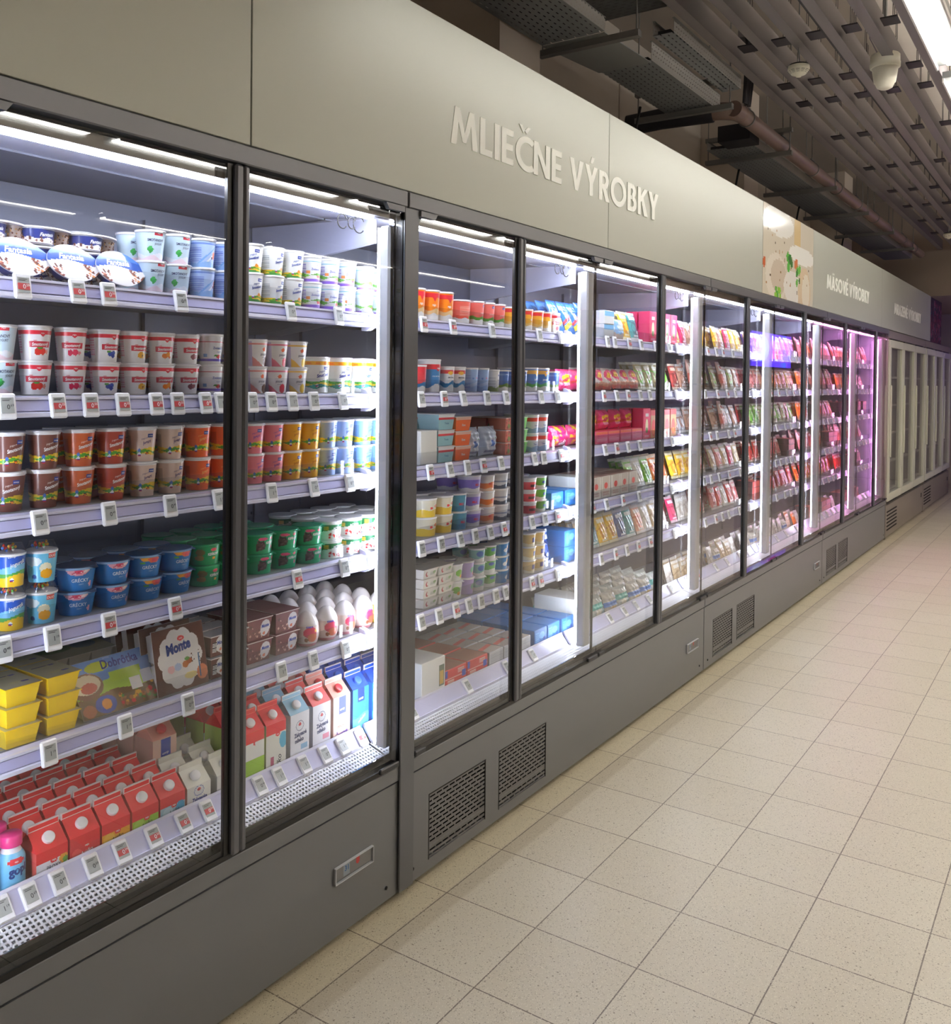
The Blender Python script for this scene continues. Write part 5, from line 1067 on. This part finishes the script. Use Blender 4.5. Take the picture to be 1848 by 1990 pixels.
# --- shelf 3
for x, k in ((-1.056, 'ch1'), (-.980, 'ch1'), (-.900, 'car'), (-.820, 'car2'), (-.740, 'van'), (-.662, 'van'), (-.582, 'ora'), (-.508, 'ora'), (-.405, 'pnk'), (-.336, 'pnk'), (-.266, 'yor'), (-.196, 'yor'), (-.125, 'blw'), (-.054, 'blw'), (.030, 'blu'), (.105, 'blu')): put(k, x, 2, 2, 1 if x < -.95 else 2)
put('wbox', .322, 2, 1, 1, jit=0)
put('tre', .425, 2, 3, 2); put('orb', .525, 2, 3, 1); put('cov', .627, 2, 1, 1); put('cov', .738, 2, 1, 1)
put('red3', .843, 2, 3, 2); put('grn3', .925, 2, 3, 1)
for x in (1.03, 1.105): put('rw2', x, 2, 2, 2)
# --- shelf 4
put('kid1', -1.052, 3, 2, 1); put('kid2', -.984, 3, 2, 1)
for x, k, r in ((-.900, 'gre1', 2), (-.814, 'gre1', 2), (-.728, 'gre2', 2), (-.642, 'gre2', 2), (-.553, 'kef', 3), (-.466, 'kef', 3), (-.375, 'kefb', 3), (-.284, 'kefb', 3)): put(k, x, 3, 2, r)
put('kefb', -.194, 3, 2, 1, y0=.150)
for x in (-.104, -.015, .073, .161): put('act', x, 3, 2, 3)
for x, k, l in ((.36, 'may', 2), (.452, 'may', 2), (.537, 'teal', 2), (.624, 'mil', 3), (.715, 'orw', 3), (.806, 'whi', 3), (.90, 'whi', 3), (1.02, 'redt', 3), (1.10, 'grt', 3)): put(k, x, 3, l, 2)
put('blub', 1.195, 3, 1, 2, dz=0)
# --- shelf 5
put('yt', -1.046, 4, 3, 2, rowgap=.124, jit=0, y0=.165); put('yt', -.958, 4, 3, 2, rowgap=.124, jit=0, y0=.165)
def lean(key, x, y, s, tilt, dz=0, rz=0):
    o = copy_tree(KIND[key]['o']); o.location = (x, y, ZR[s]+dz); o.rotation_euler = (-tilt, 0, rz); kd = KIND[key]
    tag(o, None, kd['cat']); REG.append((o, kd['look'], '', '', s, door_of(x), x)); return o
lean('dob', -.800, .165, 4, .55); 
o = copy_tree(KIND['divt']['o']); o.location = (-.82, .30, ZR[4]+.105); o.rotation_euler = (-PI/2+.08, 0, 0); tag(o, 'white-potted multipack with olive cover lying flat behind blue pack', 'dessert pack')
o = copy_tree(KIND['divt']['o']); o.location = (-.82, .30, ZR[4]+.068); o.rotation_euler = (-PI/2+.08, 0, 0); tag(o, 'lower of two flat white-potted multipacks behind the blue pack', 'dessert pack')
lean('mon', -.640, .160, 4, .20); 
for i in range(1, 4):
    o = lean('mon', -.640-.004*i, .160+.042*i, 4, .20); REG.pop(); o['label'] = 'brown and white four-pot pack, %s behind the front one' % ORD[i-1]
for x in (-.532, -.470): put('monc', x, 4, 2, 4, rz=0)
for x in (-.385, -.285): put('zot', x, 4, 2, 3, rz=0, rowgap=.054)
for x, k in ((-.195, 'egg'), (-.118, 'egg'), (-.041, 'egg'), (.040, 'egg'), (.118, 'eggy')): put(k, x, 4, 1, 4)
put('wp', .345, 4, 4, 2, rowgap=.075); put('wp', .432, 4, 4, 2, rowgap=.075)
for x, k, l in ((.515, 'vg', 2), (.588, 'vp', 2), (.658, 'bs', 3), (.732, 'gs', 3), (.813, 'bs2', 3), (.897, 'bs2', 3), (1.02, 'yb', 3), (1.092, 'yb', 3)): put(k, x, 4, l, 2)
put('nb', 1.18, 4, 1, 3, tilt=.15, rowgap=.05)
# --- bottom deck
put('bot', -1.108, 5, 1, 2); put('bot', -1.045, 5, 1, 2)
for x, k, r in ((-.972, 'rj1', 6), (-.896, 'rj2', 6), (-.820, 'rj3', 6), (-.744, 'rj4', 6), (-.668, 'rj5', 6)): put(k, x, 5, 1, r, rz=0, jit=.6)
put('zak', -.590, 5, 1, 2, rz=0)
put('cer', -.575, 5, 1, 3, y0=.318, rz=0)
for x, k in ((-.500, 'zak'), (-.415, 'aci'), (-.337, 'aci2'), (-.247, 'zk1'), (-.160, 'zk2'), (-.078, 'cer'), (.006, 'blm'), (.094, 'blm'), (.172, 'blm')): put(k, x, 5, 1, 3 if x < -.45 else 4, rz=0, jit=.6)
put('whiteb', .360, 5, 1, 1, rz=0, y0=.155)
for x in (.50, .635): put('redpack', x, 5, 2, 3, rz=0)
for x in (.760, .860, .960): put('silver', x, 5, 2, 3, rz=0)
for x in (1.085, 1.190): put('blub', x, 5, 2, 3, rz=0)
# --- doors 5 and 6
def fan_packs(key, x, s, n, tilt=.28, gap=.036): put(key, x, s, 1, n, tilt=tilt, rowgap=gap, rz=0)
for x in (1.29, 1.375, 1.46): put('pkt', x, 0, 1, 4, tilt=.42, rowgap=.05, rz=0)
put('pkt', 1.548, 0, 1, 2, tilt=.12, rowgap=.05, rz=0)
put('disp', 1.655, 0, 2, 1, rz=0)
for x in (1.760, 1.850): put('rndb', x, 0, 1, 3, tilt=.15, rowgap=.06, rz=0)
fan_packs('yc', 1.95, 0, 2); fan_packs('tl', 2.05, 0, 2)
for x in (2.145, 2.235, 2.325, 2.415): put('pinkbox', x, 0, 1, 2, rz=0)
put('pil', 1.315, 1, 1, 2, rz=0); put('pil', 1.43, 1, 1, 2, rz=0)
for x in (1.545, 1.638, 1.732): put('rnd', x, 1, 1, 2, tilt=.15, rz=0, rowgap=.06)
for x in (1.835, 1.935, 2.035): put('rnd', x, 1, 1, 2, tilt=.38, rz=0, rowgap=.06)
for x, k in ((2.14, 'gw'), (2.24, 'gw'), (2.34, 'gw'), (2.44, 'gg')): fan_packs(k, x, 1, 3)
for x in (1.595, 1.721, 1.847, 1.973): put('tray', x, 2, 1, 2, rz=0)
for x in (1.595, 1.721, 1.847, 1.973): put('pil', x, 2, 1, 1, rz=0, dz=.057, y0=.17)
put('kar', 1.455, 2, 1, 1, rz=0); put('kar', 1.305, 2, 1, 1, rz=0)
for x in (2.085, 2.17, 2.255, 2.34, 2.425): put('redtall' if x > 2.1 else 'pinkbox', x, 2, 1, 2, rz=0)
put('blub', 1.315, 3, 1, 2, rz=0); put('wbox', 1.43, 3, 1, 1, rz=0)
for x in (1.545, 1.643, 1.741, 1.839, 1.937): put('whd', x, 3, 1, 2, rz=0)
for x, k in ((2.04, 'gg'), (2.14, 'wt'), (2.24, 'gg'), (2.34, 'og'), (2.44, 'og')): fan_packs(k, x, 3, 3, .32)
for x in (1.31, 1.42): put('blub', x, 4, 2 if x < 1.4 else 1, 2, rz=0)
for x, k in ((1.535, 'be'), (1.635, 'tl'), (1.735, 'yc'), (1.835, 'yc'), (1.935, 'nb'), (2.035, 'tl')): fan_packs(k, x, 4, 4, .3)
for x, k in ((2.14, 'pc'), (2.24, 'wt'), (2.34, 'be'), (2.44, 'wt')): fan_packs(k, x, 4, 3, .32)
put('blub', 1.31, 5, 2, 3, rz=0); put('whiteb', 1.44, 5, 1, 1, rz=0)
for x, k in ((1.60, 'bag'), (1.735, 'bag'), (1.87, 'bagb'), (2.005, 'bag'), (2.14, 'bagb'), (2.275, 'bagb'), (2.41, 'bag')): put(k, x, 5, 1, 4, tilt=.3, rz=0, rowgap=.07)
# --- far doors: pouches hung and stood in files
PAL = {2: [['pinkbox', 'mg', 'cl', 'yc', 'yc', 'vi'], ['cl', 'cl', 'sal', 'gw', 'lng'], ['sv', 'sv', 'cl', 'lng', 'cl'], ['yc', 'be', 'mg', 'ham'], ['mg', 'rd', 'wt', 'ham'], ['wt', 'bagb', 'be']],
       3: [['pc', 'og', 'wt', 'vi', 'rd'], ['yc', 'pc', 'og', 'ham'], ['gw', 'gg', 'cl', 'sal'], ['ham', 'sal', 'rd', 'mt'], ['rd', 'ham', 'sal', 'mt'], ['wt', 'be', 'bagb']],
       4: [['rd', 'ham', 'og', 'pc', 'lng'], ['ham', 'og', 'lng', 'pc'], ['rd', 'mt', 'sal', 'og'], ['ham', 'rd', 'lng', 'mt'], ['og', 'rd', 'mt', 'sal'], ['mt', 'og', 'wt', 'ham']],
       5: [['ham', 'rd', 'pc', 'lng'], ['og', 'ham', 'pc', 'wt'], ['rd', 'sal', 'mt'], ['ham', 'pc', 'lng'], ['rd', 'mt', 'sal'], ['og', 'wt', 'mt', 'ham']]}
rf = random.Random(99)
for k in range(2, 6):
    for s in range(6):
        for half in (0, 1):
            x = k*B+half*B/2+.035; xe = k*B+(half+1)*B/2-.025
            while x < xe-.05:
                key = rf.choice(PAL[k][s]); wd = KIND[key]['d'] + .008
                if x+wd > xe: break
                kk = KIND[key]
                if 'dd' in kk:
                    if key == 'mt': put(key, x+wd/2, s, 4 if s == 5 else 3, 1, rz=0)
                    else: put(key, x+wd/2, s, 1, 1, rz=0)
                else: put(key, x+wd/2, s, 1, 2, tilt=rf.uniform(.2, .34), rz=rf.uniform(-.05, .05), rowgap=.05 if key != 'bagb' else .07)
                x += wd

# ---------------------------------------------------------------- freezers beyond the meat cabinet
def freezer(x0, x1, look, n=3):
    t = empty('upright_freezer', ((x0+x1)/2, .3, 0)); tag(t, look, 'freezer'); ox = (x0+x1)/2
    def P(m, name, mt, par=t):
        m.v = [(x-ox, y-.3, z) for x, y, z in m.v]; return m.build(name, mt, par)
    P(MB().box(x0+.01, .06, .33, x1-.01, .72, 1.98), 'body', mat('freezer_inside', (150, 150, 142), .5))
    P(MB().box(x0+.004, .0, 1.958, x1-.004, .72, 2.036, bev=.003), 'header', M_freezb)
    P(MB().box(x0+.004, .004, .012, x1-.004, .72, .325, bev=.003), 'plinth_panel', M_freezb)
    P(MB().box(x0+.0, .002, .0, x0+.018, .06, 2.036), 'corner_post', M_freezb)
    m = MB()
    for i in range(6): m.box(x0+.08, .001, .075+i*.035, x0+.62, .0045, .087+i*.035)
    P(m, 'louvre', M_void)
    P(MB().box(x1-.14, .0, .19, x1-.12, .004, .24), 'keyhole', M_void)
    w = (x1-x0-.05)/n
    for i in range(n):
        a = x0+.025+i*w; b = a+w-.006; d = empty('door', ((a+b)/2-ox, -.3, 0), t); cx = (a+b)/2
        def Q(m, name, mt):
            m.v = [(x-cx, y, z) for x, y, z in m.v]; return m.build(name, mt, d)
        m = MB(); f = .085
        m.box(a, -.012, .365, b, .035, .44, bev=.004); m.box(a, -.012, 1.87, b, .035, 1.945, bev=.004); m.box(a, -.012, .44, a+f, .035, 1.87, bev=.004); m.box(b-f, -.012, .44, b, .035, 1.87, bev=.004)
        Q(m, 'door_frame', M_freez)
        Q(MB().box(a+f, .0, .44, b-f, .012, 1.87), 'glass', M_glass)
        Q(MB().box(a+.02, -.03, .8, a+.04, -.012, 1.5, bev=.004), 'handle', M_freez)
        m = MB(); m.box(a+.1, -.004, .352, b-.2, .01, .364); m.box(a+.1, -.004, 1.946, b-.2, .01, 1.956); Q(m, 'hinge_gap', M_void)
        for q in range(5): 
            m = MB(); m.box(a+f, .03, .45+.28*q, b-f, .055, .47+.28*q); Q(m, 'inner_shelf', M_freez)
    return t
freezer(6*B+.012, 9.87, 'pale upright freezer with white door frames beside pink meat refrigerator')
freezer(9.876, 12.2, 'pale upright freezer furthest down the aisle', 3)

# ---------------------------------------------------------------- ceiling fittings
SLY = [-.0700, -.2420, -.4020, -.5710, -.7370, -.8970]
SLW = .046
clipx = [2.55, 3.25, 3.64, 4.53, 5.6, 6.6, 7.4, 8.3, 9.2, 1.4, .3]
sides = ['nearest the wall', 'second from the wall', 'third from the wall', 'fourth from the wall', 'fifth from the wall', 'furthest from the wall']
for i, y in enumerate(SLY):
    t = empty('ceiling_slat', (3.5, y-SLW/2, 3.15)); tag(t, 'long grey ceiling slat, '+sides[i], 'ceiling slat', 'ceiling slats')
    m = MB(); m.box(-6.5, -SLW/2, 0, 6.75, SLW/2, .117); m.box(-6.5, -SLW/2-.004, .0, 6.75, -SLW/2, .006); m.build('slat_body', M_slat, t)
    for cx in clipx:
        if i == 5 and cx > 4: continue
        m = MB(); yo = -SLW/2-.062+.004*(i % 2); m.box(cx-3.5-.052, yo-.022, .045, cx-3.5+.052, yo+.050, .052); m.tube([(cx-3.5-.02, yo, .052), (cx-3.5-.02, yo, .65)], .0018, 5); m.tube([(cx-3.5+.02, yo, .052), (cx-3.5+.02, yo, .65)], .0018, 5)
        m.build('joint_plate', M_slatclip, t)
m = MB(); m.box(-3, -.565, 3.19, 10.3, -.535, 3.215); o = m.build('cable_duct', M_cable); tag(o, 'black cable duct running between third and fourth ceiling slat', 'duct')
def lamp_row(y, z, segs, look, grp):
    for i, (a, b) in enumerate(segs):
        t = empty('strip_lamp', ((a+b)/2, y, z)); tag(t, look % (['nearest', 'second', 'third', 'fourth', 'fifth', 'sixth', 'seventh', 'eighth'][i]), 'lamp', grp)
        L = (b-a)/2
        MB().box(-L, -.021, 0, L, .021, .012, bev=.004).build('diffuser', M_lamp, t)
        MB().box(-L-.02, -.07, .012, L+.02, .07, .045).build('housing', M_galv, t)
        MB().box(-L, -.03, .045, L, .03, .052).build('added_upfill_strip', M_upfilln if y > -2 else M_upfill, t)  # glowing strip added on top of the housing to fill the ceiling with light
        MB().box(-L-.02, .062, -.012, L+.02, .07, .012).build('reflector_edge', M_white, t)
        MB().box(-L-.02, -.07, -.012, L+.02, -.062, .012).build('reflector_edge', M_white, t)
        for xx in (-L*.7, L*.7): MB().tube([(xx, 0, .045), (xx, 0, .7)], .0015, 5).build('wire', M_rod, t)
lamp_row(-1.03, 3.10, [(.8, 3.05), (3.3, 5.5), (5.7, 7.2)], 'glowing strip lamp over the aisle beside the slats, %s from the camera', 'strip lamps beside the slats')
lamp_row(-3.5, 3.0, [(-.9, 1.27), (1.46, 3.5), (3.7, 5.8), (6.0, 8.2), (8.4, 10.2)], 'strip lamp in middle ceiling row, %s from the camera', 'strip lamps in the middle row')
lamp_row(-6.1, 3.0, [(.1, 2.83), (3.1, 5.0), (5.2, 7.4), (7.6, 10.2)], 'strip lamp in outer ceiling row, %s from the camera', 'strip lamps in the outer row')

# cable trays on trapeze hangers
def tray(x0, x1, y0, y1, z, look, h=.06):
    t = empty('cable_tray', ((x0+x1)/2, (y0+y1)/2, z)); tag(t, look, 'cable tray'); L, W = (x1-x0)/2, (y1-y0)/2
    MB().box(-L, -W, 0, L, W, .0025).build('tray_floor', M_trayp, t)
    MB().box(-L+.01, -W+.02, .004, L-.01, W-.02, .022).build('cable_bundle', M_flex, t)
    MB().box(-L, -W-.0015, 0, L, -W, h).build('tray_side', M_trays, t); MB().box(-L, W, 0, L, W+.0015, h).build('tray_side', M_trays, t)
    m = MB(); m.box(-L, -W-.0035, h-.002, L, -W+.008, h); m.box(-L, W-.008, h-.002, L, W+.0035, h); m.build('tray_lip', M_galv, t)
    return t
tray(-.4, 1.50, .12, .43, 3.006, 'perforated steel cable tray nearest, ending at the first crossbar')
tray(1.95, 2.90, .10, .37, 3.012, 'perforated steel cable tray between second and third crossbar', .09)
o = MB().prism([(1.5, .12), (1.5, .43), (1.95, .37), (1.95, .10)][::-1], 3.000, 3.004, axis='Z').build('tray_connector', M_galv); tag(o, 'smooth grey connector plate joining the two nearest cable trays', 'plate')
tray(1.9, 2.86, -.03, .07, 3.10, 'narrow upper cable tray beside the brown pipe', .07)
tray(3.70, 9.85, .16, .46, 3.012, 'long dark cable tray running down to the bulkhead')
t = tray(-.3, .6, -.25, .1, 3.35, 'raised cable tray piece above the slats'); t.rotation_euler = (0, 0, PI/2); t.location = (1.9, -.05, 3.30)
o = MB().box(3.50, .12, 3.001, 3.69, .32, 3.10).build('junction_box', M_flex); tag(o, 'open dark junction box on the third crossbar', 'box')
def trapeze(x, y0, y1, z, two, i):
    t = empty('trapeze_hanger', (x, (y0+y1)/2, z)); W = (y1-y0)/2
    tag(t, 'steel crossbar hanger under the cable trays, %s from the camera' % ORD[i], 'hanger', 'crossbar hangers')
    MB().box(-.018, -W, -.028, .018, W, 0).build('crossbar', M_rod, t)
    if two: MB().box(-.018, -W, .12, .018, W, .148).build('crossbar', M_rod, t)
    for s in (-1, 1): MB().tube([(0, s*(W-.015), 0), (0, s*(W-.015), .78)], .0035, 6).build('rod', M_rod, t)
for i, (x, a, b, two) in enumerate([(1.55, -.02, .47, 0), (2.76, -.02, .54, 1), (3.93, -.02, .55, 1), (5.18, -.02, .53, 0), (6.38, -.02, .53, 0), (7.58, -.02, .53, 0), (8.8, -.02, .53, 0)]): trapeze(x, a, b, 3.0, two, i)
# pipe with clamps
t = empty('waste_pipe', (6.5, .06, 3.05)); tag(t, 'brown plastic pipe running along the cable trays', 'pipe')
m = MB(); m.tube([(3.02-6.5, 0, 0), (3.3, 0, 0)], .045, 20); m.build('pipe_run', M_pipe, t)
m = MB(); m.tube([(-3.35+.045*math.sin(a)*0-.13*math.sin(a), .13-.13*math.cos(a), 0) for a in [PI/2*q/8 for q in range(9)]], .049, 20); m.build('elbow', M_pipe, t)
m = MB(); m.tube([(-3.48, .12, 0), (-3.52, .42, -.005), (-3.54, .62, -.02)], .06, 16); m.build('insulated_branch', M_flex, t)
for q in range(9):
    x = 3.25+.75*q-6.5
    if x > 3.3: break
    m = MB(); m.torus((x, 0, 0), .048, .0045, 'X'); m.tube([(x, 0, .048), (x, 0, .7)], .004, 6); m.box(x-.05, -.01, .06, x+.05, .01, .068); m.build('clamp', M_rod, t)
for i, (x, z0) in enumerate(((2.60, 2.55), (4.3, 2.55), (5.9, 2.55), (7.6, 2.55))):
    m = MB(); m.tube([(x, .50, 2.52), (x-.01, .49, 2.75), (x+.02, .45, 3.02)], .008, 7); o = m.build('cable', M_cable); tag(o, 'black cable dropping from the tray behind the fascia, %s from the camera' % ORD[i], 'cable')
# column bracket with hanging cables
t = empty('cable_bracket', (3.1, -.0, 3.45)); tag(t, 'grey box with bundled cables hanging above the trays', 'bracket')
MB().box(-.06, -.05, 0, .06, .05, .10, bev=.004).build('bracket_box', M_slat, t)
m = MB()
for dx in (-.05, -.02, .02, .05): m.tube([(dx, 0, 0), (dx*1.1, .0, -.2), (dx*.8+.02, .02, -.36)], .012, 7)
m.build('cable_bundle', M_flex, t)
# smoke detectors and dome camera
def detector(loc, look):
    t = empty('smoke_detector', loc); tag(t, look, 'smoke detector', 'smoke detectors')
    MB().lathe([(.030, .046), (.050, .044), (.052, .030), (.050, .022), (.034, .004), (.016, -.002), (.012, -.008), (.001, -.010)][::-1], 32).build('housing', M_dome, t)
    m = MB()
    for k in range(12):
        a = 2*PI*k/12
        for q in range(3):
            r = .048-.005*q; z = .0195-.005*q; b = a+.36
            p = [(r*math.cos(a+(b-a)*u/3), r*math.sin(a+(b-a)*u/3), z) for u in range(4)]; m.tube([(x_*1.01, y_*1.01, z_) for x_, y_, z_ in p], .0009, 4)
    m.build('slot', M_void, t)
    MB().lathe([(.044, .047), (.044, .052)], 24).build('mount', M_void, t)
    m = MB(); m.tube([(-.02, .0, .05), (-.02, 0, .10), (0, 0, .13)], .003, 6); m.tube([(.02, .0, .05), (.0, 0, .13), (0, 0, .5)], .003, 6); m.build('bracket', M_rod, t)
detector((2.54, -.42, 3.015), 'round white smoke detector hanging nearest, left of dome camera')
detector((8.3, -.41, 3.0), 'round white smoke detector far down the aisle')
t = empty('dome_camera', (2.95, -.74, 3.075)); t.scale = (.72, .72, .84); tag(t, 'white dome security camera hanging below the slats', 'camera')
MB().lathe([(.001, -.088), (.030, -.086), (.052, -.076), (.066, -.050), (.072, -.045), (.080, .0), (.086, .036), (.088, .042)], 36).build('dome', M_dome, t)
MB().lathe([(.088, .040), (.100, .044), (.101, .070), (.098, .074), (.097, .115), (.090, .122), (.02, .124)], 36).build('housing', M_dome, t)
m = MB(); m.tube([(0, 0, .12), (0, 0, .75)], .008, 8); m.tube([(.02, .02, .12), (.02, .02, .75)], .003, 6); m.build('bracket', M_rod, t)
m = MB(); m.tube([(-.07, .04, .12), (-.12, .08, .2), (-.1, .1, .34), (-.2, .12, .5), (-.2, .12, .74)], .004, 7); m.build('cable', mat('grey_cable', (150, 140, 150), .5), t)

# ---------------------------------------------------------------- the other side of the aisle (seen in the glass)
def gondola():
    t = empty('gondola', (6, -3.4, 0)); tag(t, 'dark gondola shelving across the aisle, mirrored in the doors', 'shelving')
    MB().box(-6, -.05, 0, 5, 0, 1.75).build('back_panel', M_wall, t)
    for z in (.15, .5, .85, 1.2, 1.5): MB().box(-6, 0, z-.02, 5, .38, z).build('shelf', M_shelf, t)
    MB().box(-6, 0, 0, 5, .40, .12).build('base', M_frame, t)
gondola()
def screen():
    m = bpy.data.materials.new('screen_picture'); m.use_nodes = True; nt = m.node_tree; b = nt.nodes['Principled BSDF']
    at = nt.nodes.new('ShaderNodeAttribute'); at.attribute_name = 'Col'; nt.links.new(at.outputs['Color'], b.inputs['Emission Color'])
    b.inputs['Base Color'].default_value = (.02, .02, .02, 1); b.inputs['Emission Strength'].default_value = 1.5
    t = empty('advertising_screen', (11.3, -2.2, 1.74)); tag(t, 'glowing violet advertising screen across the aisle, mirrored in the glass doors', 'screen')
    MB().box(-1.0, -.06, 0, 1.0, -.002, .50).build('screen_case', M_black, t)
    art = [('bg', (110, 70, 240)), ('e', 500, 260, 330, 190, (150, 170, 250)), ('r', -560, 120, 0, 380, (200, 120, 240)), ('r', -420, 130, -160, 250, (240, 40, 120)), ('band', 0, 60, (90, 60, 240)), ('r', -700, 380, -560, 500, (40, 110, 240)), ('r', -700, 0, -560, 60, (40, 110, 240))]
    m_ = MB(); m_.mapped(1.96, .48, 60, 20, lambda x, z, l: (-x, .0, z+.01), art, None); m_.build('screen_picture', m, t)
screen()

# ---------------------------------------------------------------- labels
groups = {}
for rec in REG: groups.setdefault((rec[1], rec[2], rec[3], rec[4], rec[5]), []).append(rec)
GRP = {}
for key, recs in groups.items():
    recs.sort(key=lambda r: r[6])
    for i, (o, look, lay, row, s, dr, x) in enumerate(recs):
        q = ordn(i, len(recs)); mid = ' '.join(v for v in (lay, row) if v)
        lab = (q+' ' if q else '')+look+(', '+mid if mid else '')+', '+SHN[s]+' shelf, '+ORD[dr]+' door'
        o['label'] = lab
        if 'group' not in o: o['group'] = '%s of the same design' % look
lens = [len(o['label'].split()) for o in SC.objects if 'label' in o]
labs = [o['label'] for o in SC.objects if 'label' in o]
print('OBJ', len(SC.objects), 'TOP', len(labs), 'UNIQ', len(set(labs)), 'MAXW', max(lens), [l for l in labs if len(l.split()) > 16][:5])
